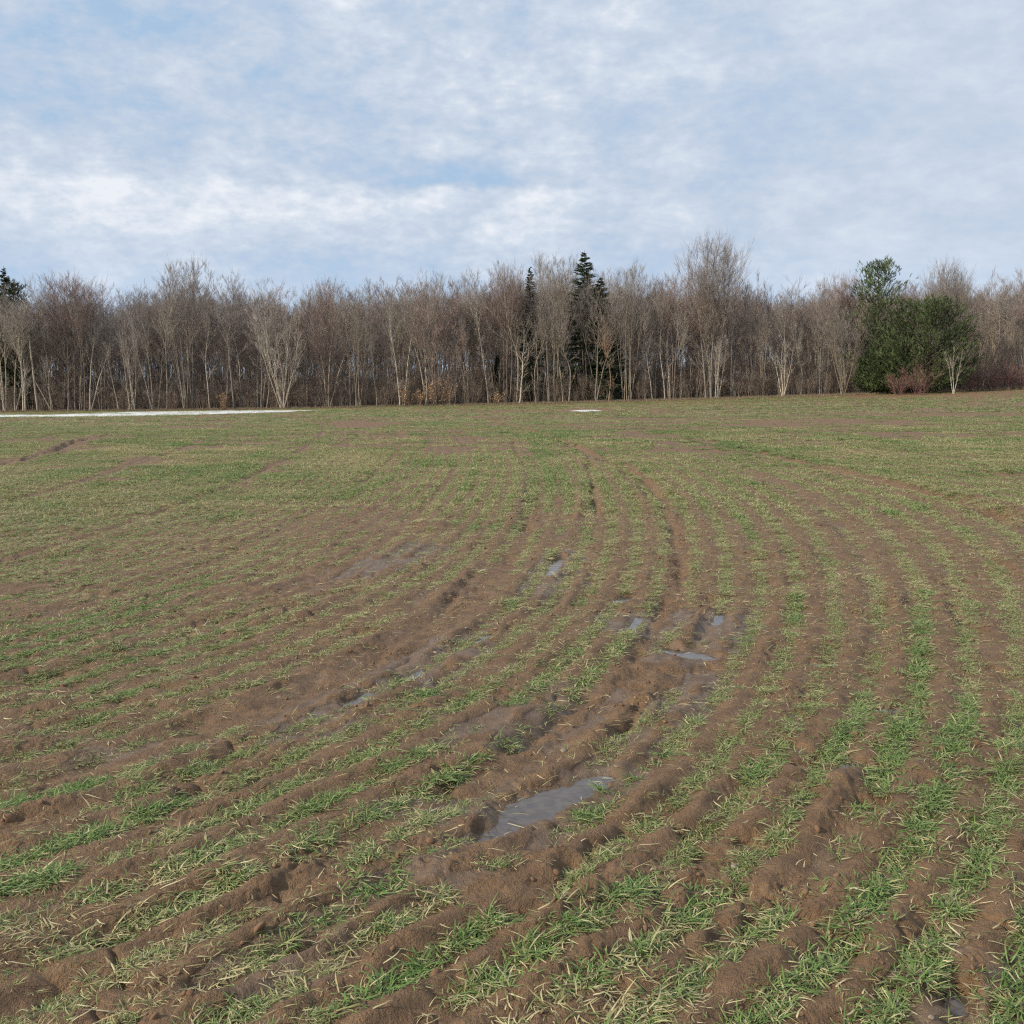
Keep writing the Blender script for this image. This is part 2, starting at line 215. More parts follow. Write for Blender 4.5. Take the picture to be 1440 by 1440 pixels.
CANOPY = [[-0.6511,0.11381],[-0.5096,0.10699],[-0.4671,0.11177],[-0.4388,0.11993],[-0.4034,0.10904],[-0.3751,0.11857],[-0.3397,0.12808],[-0.3185,0.1308],[-0.2972,0.11993],[-0.2689,0.12129],[-0.2265,0.10904],[-0.1982,0.1104],[-0.1557,0.11721],[-0.1274,0.12129],[-0.0849,0.12265],[-0.0566,0.12673],[-0.0142,0.12808],[0.0283,0.13351],[0.0566,0.13622],[0.0991,0.13215],[0.1274,0.1274],[0.1628,0.12808],[0.1982,0.12673],[0.2335,0.11993],[0.2689,0.11585],[0.3043,0.11993],[0.3397,0.11721],[0.3822,0.12265],[0.4246,0.12673],[0.4671,0.11857],[0.5096,0.12401],[0.6511,0.12061]]

# ------------------------------------------------------------------ numpy noise
rng0 = np.random.default_rng(7)
PERM = rng0.permutation(1024).astype(np.int64)
GANG = rng0.uniform(0, 2 * PI, 1024)
GX, GY = np.cos(GANG), np.sin(GANG)
def perlin(x, y, seed=0):
    x = np.asarray(x, float); y = np.asarray(y, float)
    xi = np.floor(x).astype(np.int64); yi = np.floor(y).astype(np.int64)
    xf = x - xi; yf = y - yi
    u = xf * xf * xf * (xf * (xf * 6 - 15) + 10); v = yf * yf * yf * (yf * (yf * 6 - 15) + 10)
    def g(ix, iy, dx, dy):
        h = PERM[(PERM[(ix + seed * 131) & 1023] + iy) & 1023]
        return GX[h] * dx + GY[h] * dy
    a = g(xi, yi, xf, yf); b = g(xi + 1, yi, xf - 1, yf)
    c = g(xi, yi + 1, xf, yf - 1); d = g(xi + 1, yi + 1, xf - 1, yf - 1)
    return ((a + (b - a) * u) * (1 - v) + (c + (d - c) * u) * v) * 1.45
def fbm(x, y, s, o=4, seed=0, r=.5):
    t = 0; a = 1; n = 0
    for k in range(o):
        t = t + a * perlin(x / s, y / s, seed + k); n += a
        a *= r; s /= 2.03
    return t / n
def ss(x, a, b):
    t = np.clip((x - a) / (b - a), 0, 1)
    return t * t * (3 - 2 * t)

def base(x, y):
    t = np.clip(y / 130, 0, 1.3)
    return 0.75 * t ** 1.5 + 0.0255 * x * t * np.clip(300 / (np.abs(x) + 1), 0, 1) + 0.00014 * np.clip(np.abs(x), 0, 120) ** 2 * t
_base0 = base
def base(x, y):
    t = np.clip((np.asarray(y, float) - 190) / 230, 0, 1)
    return _base0(x, y) + 10 * t * t * (3 - 2 * t)
def edge(x):
    return 128 - 0.12 * x
def phi(x, y):
    r = np.clip(np.hypot(x, y + 2.0), 1.5, 70)
    u = np.clip(np.arctan2(x, y + 2.0), -.8, .8); v = np.log(r / 4)
    t = np.full_like(np.asarray(x, float), PHI0)
    for i, j, c in PHI:
        t = t + c * u ** i * v ** j
    return t
def dpoly(x, y, pts):
    """distance to a polyline, with the interpolated third value if there is one"""
    best = np.full(x.shape, 1e9); rad = np.zeros(x.shape)
    for a, b in zip(pts[:-1], pts[1:]):
        ax, ay = a[0], a[1]; vx, vy = b[0] - ax, b[1] - ay
        t = np.clip(((x - ax) * vx + (y - ay) * vy) / (vx * vx + vy * vy + 1e-9), 0, 1)
        d = np.hypot(x - ax - t * vx, y - ay - t * vy)
        m = d < best
        best = np.where(m, d, best)
        if len(a) > 2:
            rad = np.where(m, a[2] + (b[2] - a[2]) * t, rad)
    return best, rad
def near(x, y, pts, pad):
    px = [p[0] for p in pts]; py = [p[1] for p in pts]
    return (x > min(px) - pad) & (x < max(px) + pad) & (y > min(py) - pad) & (y < max(py) + pad)

TRACKS = [(-8.5, .10, .035, 3, 26), (-2.5, .09, .035, 3, 30), (3.0, .07, .02, 5, 30), (7.6, .12, .03, 6, 60), (-14.5, .09, .02, 4, 26), (-20.5, .11, .03, 5, 50), (-31, .13, .03, 8, 60),
          (-47, .25, .03, 12, 70), (-64.7, .3, .04, 15, 90), (11.5, .10, .025, 8, 60), (-5.6, .08, .02, 8, 30), (16, .12, .025, 8, 60)]
def track_q(x, y, ph):
    """how deep in one of the wheel tracks that follow the rows, 0..1, and the depth there"""
    r = np.hypot(x, y); q = np.zeros(x.shape); dep = np.zeros(x.shape)
    m = .75 + .8 * fbm(x, y, 1.1, 3, 55)
    for p0, w, d, r0, r1 in TRACKS:
        dd = np.abs(ph - p0) * .19
        k = np.exp(-(dd / w) ** 2 * 1.5) * ss(r, r0, r0 * 1.4) * (1 - ss(r, r1 * .8, r1)) * np.clip(m, 0, 1)
        q = np.maximum(q, k); dep = np.maximum(dep, k * d)
    return q, dep
def height_plain(x, y):
    """field surface without the puddles: slope, drill furrows, lumps, ruts"""
    x = np.asarray(x, float); y = np.asarray(y, float)
    r = np.hypot(x, y)
    z = base(x, y)
    inside = 1 - ss(y - edge(x), -1.5, 1.0)
    w1 = fbm(x, y, .9, 3, 3)
    ph = phi(x, y) + .16 * w1 + .07 * perlin(x / .22, y / .22, 9)
    c = np.cos(2 * PI * ph)
    amp = np.clip(.008 + .022 * fbm(x, y, .8, 3, 5), 0, .02) * (1 - .55 * ss(r, 4, 12)) * (1 - ss(r, 14, 34)) * inside
    prof = -c + .25 * np.cos(4 * PI * ph)
    z = z + amp * prof
    fade = (1 - ss(r, 40, 90))
    l1 = fbm(x, y, 1.6, 3, 11); l2 = fbm(x, y, .42, 3, 13)
    z = z + .035 * l1 * fade + .026 * l2 * fade
    l3 = perlin(x / .13, y / .13, 21); l4 = perlin(x / .055, y / .055, 22); l5 = perlin(x / .026, y / .026, 23)
    crumb = ss(fbm(x, y, .55, 2, 31), -.05, .35)
    f2 = 1 - ss(r, 12, 30)
    z = z + f2 * (.008 * l3 + (.002 + .010 * crumb) * np.abs(l4) + (.001 + .006 * crumb) * l5)
    # torn cracks between smeared lumps
    rid = 1 - np.abs(fbm(x, y, .3, 3, 41)) * 5
    z = z - f2 * .022 * np.clip(rid, 0, 1) ** 2 * ss(fbm(x, y, .8, 2, 44), .0, .3)
    z = z - track_q(x, y, ph)[1] * (1 - ss(r, 30, 80) * .5)
    for w, d, pts in RUTS:
        d = d * (.6 if pts[0][1] < 12 else 1.0)
        m = near(x, y, pts, w * 5)
        if not m.any():
            continue
        xs, ys = x[m], y[m]
        dd, _ = dpoly(xs, ys, pts)
        dd = dd + .9 * w * fbm(xs, ys, w * 2.5, 3, 51)
        d = d * np.clip(.75 + 1.3 * fbm(xs, ys, w * 7, 2, 52), .15, 1.3)
        q = np.clip(dd, 0, None) / w
        z[m] += -d * np.exp(-q ** 2 * 2.2) + .35 * d * np.exp(-((q - 1.7) / .55) ** 2)
    for px, py, rr, d in PITS:
        d = d * .6
        m = near(x, y, [(px, py)], rr * 4)
        if m.any():
            xs, ys = x[m], y[m]
            q = np.hypot(xs - px, ys - py) / rr + .5 * perlin(xs / rr, ys / rr, 53)
            z[m] += -d * np.exp(-np.clip(q, 0, None) ** 2 * 1.4)
    for px, py, rr, d in MOUNDS:
        m = near(x, y, [(px, py)], rr * 3)
        if m.any():
            xs, ys = x[m], y[m]
            q = np.hypot(xs - px, ys - py) / rr
            z[m] += d * np.exp(-q ** 2 * 1.3) * (1 + .5 * perlin(xs / rr * 2, ys / rr * 2, 57))
    return z

# water level of each puddle, from the lowest ground along its middle
POOLS = []
for pts in PUDDLES:
    a = np.array(pts)
    q = np.concatenate([a[:-1, :2] * (1 - t) + a[1:, :2] * t for t in np.linspace(0, 1, 6)])
    h = height_plain(q[:, 0].copy(), q[:, 1].copy())
    POOLS.append(float(np.percentile(h, 30)) - .012)
def pool_q(x, y, pts):
    d, rad = dpoly(x, y, pts)
    s = float(np.mean([p[2] for p in pts]))
    return d / np.maximum(rad, 1e-3) + .62 * fbm(x, y, s * 1.5, 4, 61) + .35 * perlin(x / (s * .7), y / (s * .7), 62)
def height(x, y):
    x = np.atleast_1d(np.asarray(x, float)); y = np.atleast_1d(np.asarray(y, float))
    z = height_plain(x, y)
    for pts, lv in zip(PUDDLES, POOLS):
        m = near(x, y, pts, .35)
        if m.any():
            xs, ys = x[m], y[m]
            q = pool_q(xs, ys, pts)
            shore = lv + .010 * (q - 1)
            zz = z[m]
            t = ss(q, .95, 2.6)
            zz = shore * (1 - t) + zz * t
            zz = np.where((q > 1.02) & (q < 3.0), np.maximum(zz, lv + .0025), zz)
            z[m] = zz
    return z
def wetness(x, y):
    """0..1: how wet the soil is; water lies in the lowest dips"""
    low = .5 + .5 * np.cos(2 * PI * phi(x, y) + .9 * fbm(x, y, .5, 2, 77)) - .9 * fbm(x, y, .42, 3, 13) - .8 * fbm(x, y, .16, 3, 79)
    w = .42 * ss(low + .8 * fbm(x, y, .9, 3, 71), .75, 1.15)
    for rr, pts in WET:
        m = near(x, y, pts, rr * 3)
        if m.any():
            dd, _ = dpoly(x[m], y[m], pts)
            q = 1 - ss(dd / rr, .3, 1.4)
            w[m] = np.maximum(w[m], .95 * ss(low[m] + 1.0 * q, .90, 1.25) * ss(q, 0, .3))
    for pts in PUDDLES:
        m = near(x, y, pts, .4)
        if m.any():
            w[m] = np.maximum(w[m], 1 - ss(pool_q(x[m], y[m], pts), 1.0, 1.7))
    return np.clip(w, 0, 1)

# ------------------------------------------------------------------ mesh and tagging helpers
def new_mesh(name, V, Fc, mat=None, smooth=False):
    me = bpy.data.meshes.new(name)
    V = np.asarray(V, np.float32)
    if isinstance(Fc, np.ndarray):
        n, k = Fc.shape
        me.vertices.add(len(V)); me.vertices.foreach_set('co', V.ravel())
        me.loops.add(n * k); me.loops.foreach_set('vertex_index', Fc.astype(np.int32).ravel())
        me.polygons.add(n); me.polygons.foreach_set('loop_start', np.arange(0, n * k, k, dtype=np.int32))
        me.update(calc_edges=True)
    else:
        me.from_pydata(V.tolist(), [], Fc); me.update()
    if smooth:
        me.polygons.foreach_set('use_smooth', np.ones(len(me.polygons), bool))
    if mat:
        me.materials.append(mat)
    return me
def fattr(me, name, a, typ='FLOAT', dom='POINT'):
    at = me.attributes.new(name, typ, dom)
    at.data.foreach_set('vector' if typ == 'FLOAT_VECTOR' else 'value', np.asarray(a, np.float32 if typ != 'INT' else np.int32).ravel())
def obj(name, me, parent=None, kind=None, label=None, category=None, group=None, color=None):
    o = bpy.data.objects.new(name, me)
    C.objects.link(o)
    if parent: o.parent = parent
    if kind: o['kind'] = kind
    if label: o['label'] = label
    if category: o['category'] = category
    if group: o['group'] = group
    if color: o.color = (*color, 1)
    return o

def mat_new(name):
    m = bpy.data.materials.new(name)
    m.use_nodes = True
    nt = m.node_tree
    nt.nodes.clear()
    out = N(nt, 'ShaderNodeOutputMaterial')
    p = N(nt, 'ShaderNodeBsdfPrincipled')
    nt.links.new(p.outputs[0], out.inputs[0])
    return m, nt, p, out
def attr(nt, name, typ='GEOMETRY'):
    n = N(nt, 'ShaderNodeAttribute', attribute_name=name, attribute_type=typ)
    return n.outputs['Fac']

def mat_soil():
    m, nt, p, out = mat_new('wet_soil')
    geo = N(nt, 'ShaderNodeNewGeometry')
    P = geo.outputs['Position']
    wet = attr(nt, 'wet'); forest = attr(nt, 'forest'); ph = attr(nt, 'phi'); far = attr(nt, 'far')
    n1 = NOISE(nt, P, 1.3, 5, .6); n2 = NOISE(nt, P, 9, 5, .6); n3 = NOISE(nt, P, 70, 4, .65); n4 = NOISE(nt, P, 260, 2, .6)
    col = MIX(nt, SM(nt, n2, .3, .72), (.130, .071, .034), (.238, .140, .071))
    col = MIX(nt, M(nt, 'MULTIPLY', SM(nt, n1, .35, .68), .5), col, (.185, .106, .048))
    col = MIX(nt, M(nt, 'MULTIPLY', SM(nt, n3, .52, .75), .45), col, (.25, .165, .092))
    col = MIX(nt, M(nt, 'MULTIPLY', SM(nt, n4, .6, .8), .25), col, (.27, .19, .13))
    silt = MIX(nt, SM(nt, n2, .3, .7), (.085, .053, .031), (.140, .094, .058))
    col = MIX(nt, M(nt, 'MULTIPLY', wet, .7), col, silt)
    litter = MIX(nt, SM(nt, NOISE(nt, P, 2.2, 6, .7), .3, .7), (.075, .05, .032), (.20, .14, .085))
    col = MIX(nt, forest, col, litter)
    nt.links.new(col, p.inputs['Base Color'])
    rg = M(nt, 'SUBTRACT', .74, M(nt, 'MULTIPLY', wet, M(nt, 'ADD', .12, M(nt, 'MULTIPLY', SM(nt, n2, .35, .7), .45))))
    nt.links.new(rg, p.inputs['Roughness'])
    p.inputs['Specular IOR Level'].default_value = .45
    # relief: fine crumbs, fading where the mud is smeared wet
    dry = M(nt, 'SUBTRACT', 1.0, M(nt, 'MULTIPLY', wet, .6))
    h = M(nt, 'ADD', M(nt, 'MULTIPLY', n3, .022), M(nt, 'MULTIPLY', n4, .008))
    h = M(nt, 'ADD', h, M(nt, 'MULTIPLY', NOISE(nt, P, 24, 4, .6), .026))
    h = M(nt, 'MULTIPLY', h, dry)
    row = M(nt, 'MULTIPLY', M(nt, 'COSINE', M(nt, 'MULTIPLY', ph, 2 * PI)), M(nt, 'MULTIPLY', far, -.006))
    h = M(nt, 'ADD', h, row)
    h = M(nt, 'ADD', h, M(nt, 'MULTIPLY', M(nt, 'MULTIPLY', NOISE(nt, P, 3, 4, .6), far), .09))
    b = N(nt, 'ShaderNodeBump', inp={'Strength': 1.0, 'Distance': 1.0})
    nt.links.new(h, b.inputs['Height']); nt.links.new(b.outputs[0], p.inputs['Normal'])
    return m

def mat_blade():
    m, nt, p, out = mat_new('wheat_blade')
    bc = attr(nt, 'straw'); bv = attr(nt, 'vary'); dry = attr(nt, 'dry', 'INSTANCER'); lush = attr(nt, 'lush', 'INSTANCER')
    g = MIX(nt, bv, (.135, .185, .050), (.275, .325, .120))
    g = MIX(nt, lush, g, (.120, .215, .050))
    s = MIX(nt, bv, (.35, .29, .13), (.60, .52, .30))
    f = M(nt, 'ADD', bc, M(nt, 'SUBTRACT', dry, .5), clamp=True)
    f = SM(nt, f, .24, .74)
    col = MIX(nt, f, g, s)
    nt.links.new(col, p.inputs['Base Color'])
    p.inputs['Roughness'].default_value = .5
    p.inputs['Specular IOR Level'].default_value = .4
    tr = N(nt, 'ShaderNodeBsdfTranslucent')
    nt.links.new(col, tr.inputs[0])
    mx = N(nt, 'ShaderNodeMixShader', inp={0: .22})
    nt.links.new(p.outputs[0], mx.inputs[1]); nt.links.new(tr.outputs[0], mx.inputs[2])
    nt.links.new(mx.outputs[0], out.inputs[0])
    return m

def mat_plain(name, c1, c2, scale, rough=.85, bump=0.0, dist=.02, objcol=False, vary=False):
    m, nt, p, out = mat_new(name)
    tc = N(nt, 'ShaderNodeTexCoord')
    n = NOISE(nt, tc.outputs['Object'], scale, 5, .6)
    col = MIX(nt, SM(nt, n, .3, .7), c1, c2)
    if objcol:
        oi = N(nt, 'ShaderNodeObjectInfo')
        col = MIX(nt, 1.0, col, oi.outputs['Color'], 'MULTIPLY')
    if vary:
        at_ = attr(nt, 'vary')
        mul = M(nt, 'ADD', .5, M(nt, 'MULTIPLY', at_, 1.0))
        cb = N(nt, 'ShaderNodeCombineColor')
        for i in range(3): nt.links.new(mul, cb.inputs[i])
        col = MIX(nt, 1.0, col, cb.outputs[0], 'MULTIPLY')
    nt.links.new(col, p.inputs['Base Color'])
    p.inputs['Roughness'].default_value = rough
    p.inputs['Specular IOR Level'].default_value = .3
    if bump:
        b = N(nt, 'ShaderNodeBump', inp={'Strength': bump, 'Distance': dist})
        nt.links.new(n, b.inputs['Height']); nt.links.new(b.outputs[0], p.inputs['Normal'])
    return m

SOIL = mat_soil()
BLADE = mat_blade()
BARK = mat_plain('bark', (.55, .55, .55), (1.1, 1.1, 1.1), 3.5, .9, .6, .05, objcol=True)
TWIG = mat_plain('twig_bark', (.8, .8, .8), (1.1, 1.1, 1.1), 1.2, .85, objcol=True, vary=True)
NEEDLE = mat_plain('needles', (.55, .6, .6), (1.35, 1.3, 1.1), 1.6, .7, objcol=True, vary=True)
DEADLEAF = mat_plain('dead_beech_leaf', (.36, .22, .12), (.52, .36, .20), 3, .8, vary=True)
STONE = mat_plain('pale_stone', (.17, .135, .10), (.28, .235, .18), 60, .8, .4, .003)

# ------------------------------------------------------------------ the field: one sheet, fine near the camera, coarse to the horizon
def build_ground():
    d = [-60, -25, -10, -4, -1, .3, 1.0, 1.5]
    t = 1.75
    while t < 150:
        d.append(t)
        t += max(.0065, min(t * t / (1005 * 1.5) * 1.25, .9))
    d += [152, 156, 162, 170, 185, 210, 260, 350, 550, 1000, 2000, 4000]
    d = np.array(d)
    n = 1000
    u = np.linspace(-1, 1, n)
    u = np.concatenate([[-60, -20, -8, -4, -2.2, -1.5, -1.15], u, [1.15, 1.5, 2.2, 4, 8, 20, 60]])
    w = .60 * np.maximum(d, 0) + 1.0
    w = np.where(d < 1.5, 1.9, w)
    X = u[None, :] * w[:, None]
    Y = np.repeat(d[:, None], len(u), 1)
    x = X.ravel(); y = Y.ravel()
    z = height(x, y)
    nr, nc = X.shape
    i = np.arange(nr - 1)[:, None] * nc + np.arange(nc - 1)[None, :]
    F = np.stack([i, i + 1, i + nc + 1, i + nc], -1).reshape(-1, 4)
    me = new_mesh('field', np.stack([x, y, z], 1), F, SOIL, True)
    r = np.hypot(x, y)
    fattr(me, 'phi', phi(x, y)); fattr(me, 'wet', wetness(x, y) * (1 - ss(r, 25, 60)))
    fattr(me, 'forest', ss(y - edge(x) + 1.2 * fbm(x, y, 4, 3, 81), -2.5, -.5))
    fattr(me, 'far', ss(r, 12, 34))
    obj('field', me, kind='structure', label='muddy winter wheat field with curving drill furrows')
build_ground()

# puddles
def mat_water():
    m, nt, p, out = mat_new('puddle_water')
    geo = N(nt, 'ShaderNodeNewGeometry')
    n = NOISE(nt, geo.outputs['Position'], 30, 3, .5)
    col = MIX(nt, SM(nt, n, .35, .7), (.060, .045, .034), (.10, .075, .055))
    nt.links.new(col, p.inputs['Base Color'])
    p.inputs['Roughness'].default_value = .10
    p.inputs['IOR'].default_value = 1.45
    p.inputs['Specular IOR Level'].default_value = .75
    b = N(nt, 'ShaderNodeBump', inp={'Strength': .25, 'Distance': .01})
    nt.links.new(NOISE(nt, geo.outputs['Position'], 14, 3, .5), b.inputs['Height']); nt.links.new(b.outputs[0], p.inputs['Normal'])
    return m
WATER = mat_water()
PUD_LABEL = ['largest grey puddle lying along a furrow near the middle foreground']
for k, (pts, lv) in enumerate(zip(PUDDLES, POOLS)):
    a = np.array(pts); mr = a[:, 2].max() * 1.6
    st = .012 if a[0, 1] < 5 else .02
    xs = np.arange(a[:, 0].min() - mr, a[:, 0].max() + mr, st); ys = np.arange(a[:, 1].min() - mr, a[:, 1].max() + mr, st)
    XX, YY = np.meshgrid(xs, ys)
    q = pool_q(XX.ravel(), YY.ravel(), pts).reshape(XX.shape)
    inn = q < 1.22
    cell = inn[:-1, :-1] | inn[1:, :-1] | inn[:-1, 1:] | inn[1:, 1:]
    r_, c_ = np.nonzero(cell)
    if len(r_) == 0: continue
    nc = XX.shape[1]
    i = r_ * nc + c_
    F = np.stack([i, i + 1, i + nc + 1, i + nc], 1)
    used, inv = np.unique(F.ravel(), return_inverse=True)
    V = np.stack([XX.ravel()[used], YY.ravel()[used], np.full(len(used), lv)], 1)
    me = new_mesh('puddle', V, inv.reshape(-1, 4), WATER, True)
    obj('puddle', me, kind='structure', label=PUD_LABEL[k] if k < len(PUD_LABEL) else None)

# snow
def mat_snow():
    m, nt, p, out = mat_new('old_snow')
    geo = N(nt, 'ShaderNodeNewGeometry')
    n = NOISE(nt, geo.outputs['Position'], .8, 5, .6)
    nt.links.new(MIX(nt, SM(nt, n, .35, .65), (.46, .45, .44), (.80, .80, .80)), p.inputs['Base Color'])
    p.inputs['Roughness'].default_value = .6
    b = N(nt, 'ShaderNodeBump', inp={'Strength': .6, 'Distance': .2})
    nt.links.new(n, b.inputs['Height']); nt.links.new(b.outputs[0], p.inputs['Normal'])
    return m
SNOW = mat_snow()
def snow_strip():
    fa = np.array(SNOW_FAR); ne = np.array(SNOW_NEAR)
    n = 260; m = 16
    tx = np.linspace(0, 1, n)
    def samp(a, t):
        s = np.linspace(0, 1, len(a)); return np.stack([np.interp(t, s, a[:, 0]), np.interp(t, s, a[:, 1])], 1)
    V = []
    Fm = samp(fa, tx); Nm = samp(ne, tx)
    Nm[:, 1] += 3.2 * fbm(Nm[:, 0], Nm[:, 1] * 0, 4, 5, 91, .65); Fm[:, 1] += 1.0 * fbm(Fm[:, 0], Fm[:, 1] * 0, 4, 3, 95)
    for j in range(m):
        s = j / (m - 1)
        tp = ss(1 - tx, 0, .22)[:, None] * .96 + .04
        mid = (Nm + Fm) / 2
        p = mid + ((Nm - mid) * (1 - s) + (Fm - mid) * s) * tp
        z = height(p[:, 0].copy(), p[:, 1].copy()) + .07 * np.sin(PI * s) ** .5 * (1 + .5 * fbm(p[:, 0], p[:, 1], 1.5, 3, 92)) - .03
        V.append(np.stack([p[:, 0], p[:, 1], z], 1))
    V = np.concatenate(V)
    i = np.arange(m - 1)[:, None] * n + np.arange(n - 1)[None, :]
    F = np.stack([i, i + 1, i + n + 1, i + n], -1).reshape(-1, 4)
    obj('snow_strip', new_mesh('snow_strip', V, F, SNOW, True), kind='structure', label='long thin strip of leftover snow along the left wood edge')
snow_strip()
def snow_patch():
    a = np.array(SNOW_PATCH); c = a.mean(0)
    V = []; rings = 6; n = 48
    ang = np.linspace(0, 2 * PI, n, endpoint=False)
    pa = np.arctan2(a[:, 1] - c[1], a[:, 0] - c[0]); pr = np.hypot(a[:, 0] - c[0], a[:, 1] - c[1])
    o = np.argsort(pa); rad = np.interp(ang, np.concatenate([pa[o] - 2 * PI, pa[o], pa[o] + 2 * PI]), np.tile(pr[o], 3))
    rad = rad * .62 * (1 + .15 * np.sin(ang * 5 + 1) + .1 * np.sin(ang * 9))
    for k in range(rings + 1):
        s = k / rings
        x = c[0] + np.cos(ang) * rad * s; y = c[1] + np.sin(ang) * rad * s
        V.append(np.stack([x, y, height(x, y) + .10 * (1 - s ** 2) - .01], 1))
    V = np.concatenate(V)
    F = [[k * n + i, k * n + (i + 1) % n, (k + 1) * n + (i + 1) % n, (k + 1) * n + i] for k in range(rings) for i in range(n)]
    obj('snow_patch', new_mesh('snow_patch', V, np.array(F), SNOW, True), label='small lone patch of snow on the green field', category='snow patch')
snow_patch()

# ------------------------------------------------------------------ scattering (geometry nodes) for what nobody could count
def instancer(name, protos, pts, rot, scl, var, extra, label, mats=()):
    """one object: prototypes instanced on its points"""
    coll = bpy.data.collections.new(name + '_kinds')
    for k, me in enumerate(protos):
        o = bpy.data.objects.new('%s_kind_%02d' % (name, k), me)
        coll.objects.link(o)
    me = bpy.data.meshes.new(name)
    me.vertices.add(len(pts)); me.vertices.foreach_set('co', np.asarray(pts, np.float32).ravel())
    fattr(me, 'rot', rot, 'FLOAT_VECTOR'); fattr(me, 'scl', scl, 'FLOAT_VECTOR'); fattr(me, 'variant', var, 'INT')
    for k, v in extra.items():
        fattr(me, k, v)
    o = obj(name, me, kind='stuff', label=label)
    ng = bpy.data.node_groups.new(name, 'GeometryNodeTree')
    ng.interface.new_socket('Geometry', in_out='INPUT', socket_type='NodeSocketGeometry')
    ng.interface.new_socket('Geometry', in_out='OUTPUT', socket_type='NodeSocketGeometry')
    gi = ng.nodes.new('NodeGroupInput'); go = ng.nodes.new('NodeGroupOutput')
    ip = ng.nodes.new('GeometryNodeInstanceOnPoints')
    ci = ng.nodes.new('GeometryNodeCollectionInfo')
    ci.inputs['Collection'].default_value = coll
    ci.inputs['Separate Children'].default_value = True
    ci.inputs['Reset Children'].default_value = True
    def na(nm, typ):
        n = ng.nodes.new('GeometryNodeInputNamedAttribute'); n.data_type = typ
        n.inputs['Name'].default_value = nm
        return n.outputs['Attribute']
    L = ng.links.new
    L(gi.outputs[0], ip.inputs['Points']); L(ci.outputs[0], ip.inputs['Instance'])
    ip.inputs['Pick Instance'].default_value = True
    L(na('variant', 'INT'), ip.inputs['Instance Index'])
    er = ng.nodes.new('FunctionNodeEulerToRotation')
    L(na('rot', 'FLOAT_VECTOR'), er.inputs[0]); L(er.outputs[0], ip.inputs['Rotation'])
    L(na('scl', 'FLOAT_VECTOR'), ip.inputs['Scale'])
    L(ip.outputs[0], go.inputs[0])
    md = o.modifiers.new('scatter', 'NODES'); md.node_group = ng
    return o

def blade_strip(V, F, A, B, p, az, el0, length, width, droop, seg, straw, vary, tipstraw, side):
    """a leaf: a strip that leaves p at elevation el0 and bends down"""
    x, y, z = p
    i0 = len(V)
    el = el0
    a = az
    for k in range(seg + 1):
        t = k / seg
        w = width * .5 * (1 - t ** 2.2) * (.75 + .5 * min(1, t * 3)) + .0004
        cx, cy = -math.sin(a), math.cos(a)
        tw = side * (0.4 + t)
        dz = w * math.sin(tw) * .7; ww = w * math.cos(tw * .6)
        V.append((x - cx * ww, y - cy * ww, z - dz)); V.append((x + cx * ww, y + cy * ww, z + dz))
        s = min(1, straw + tipstraw * t ** 1.5)
        A += [s, s]; B += [vary, vary]
        if k < seg:
            st = length / seg
            x += math.cos(a) * math.cos(el) * st; y += math.sin(a) * math.cos(el) * st; z += math.sin(el) * st
            el -= droop / seg * (1 + .6 * t)
            a += side * .25
            if z < .003: z = .003; el = max(el, 0)
    for k in range(seg):
        q = i0 + 2 * k
        F.append((q, q + 1, q + 3, q + 2))

def tuft_mesh(name, seed, nb, seg, wid, spread, rmin, rmax, el, strawp, lmin=.05, lmax=.12):
    R = random.Random(seed)
    V, F, A, B = [], [], [], []
    for b in range(nb):
        ang = R.uniform(0, 2 * PI); rr = R.uniform(rmin, rmax)
        p = (math.cos(ang) * rr * spread, math.sin(ang) * rr, 0.0)
        az = ang + R.gauss(0, .9)
        st = R.random()
        straw = R.uniform(.55, .9) if st < strawp else R.uniform(0, .35)
        e = R.uniform(*el) * (.45 if straw > .5 else 1)
        blade_strip(V, F, A, B, p, az, e, R.uniform(lmin, lmax), wid * R.uniform(.7, 1.25), R.uniform(.5, 1.9), seg, straw, R.random(), R.choice([0, .1, .5, .9]), R.choice([-1, 1]) * R.uniform(.1, 1))
    me = new_mesh(name, V, np.array(F), BLADE)
    fattr(me, 'straw', A); fattr(me, 'vary', B)
    return me

def sample_band(rng, r0, r1, dens, half=.62, pad=1.7):
    area_w = 2 * (half * r1 + pad)
    n = int((r1 - r0) * area_w * dens)
    x = rng.uniform(-area_w / 2, area_w / 2, n); y = rng.uniform(r0, r1, n)
    m = np.abs(x) < half * y + pad
    return x[m], y[m]

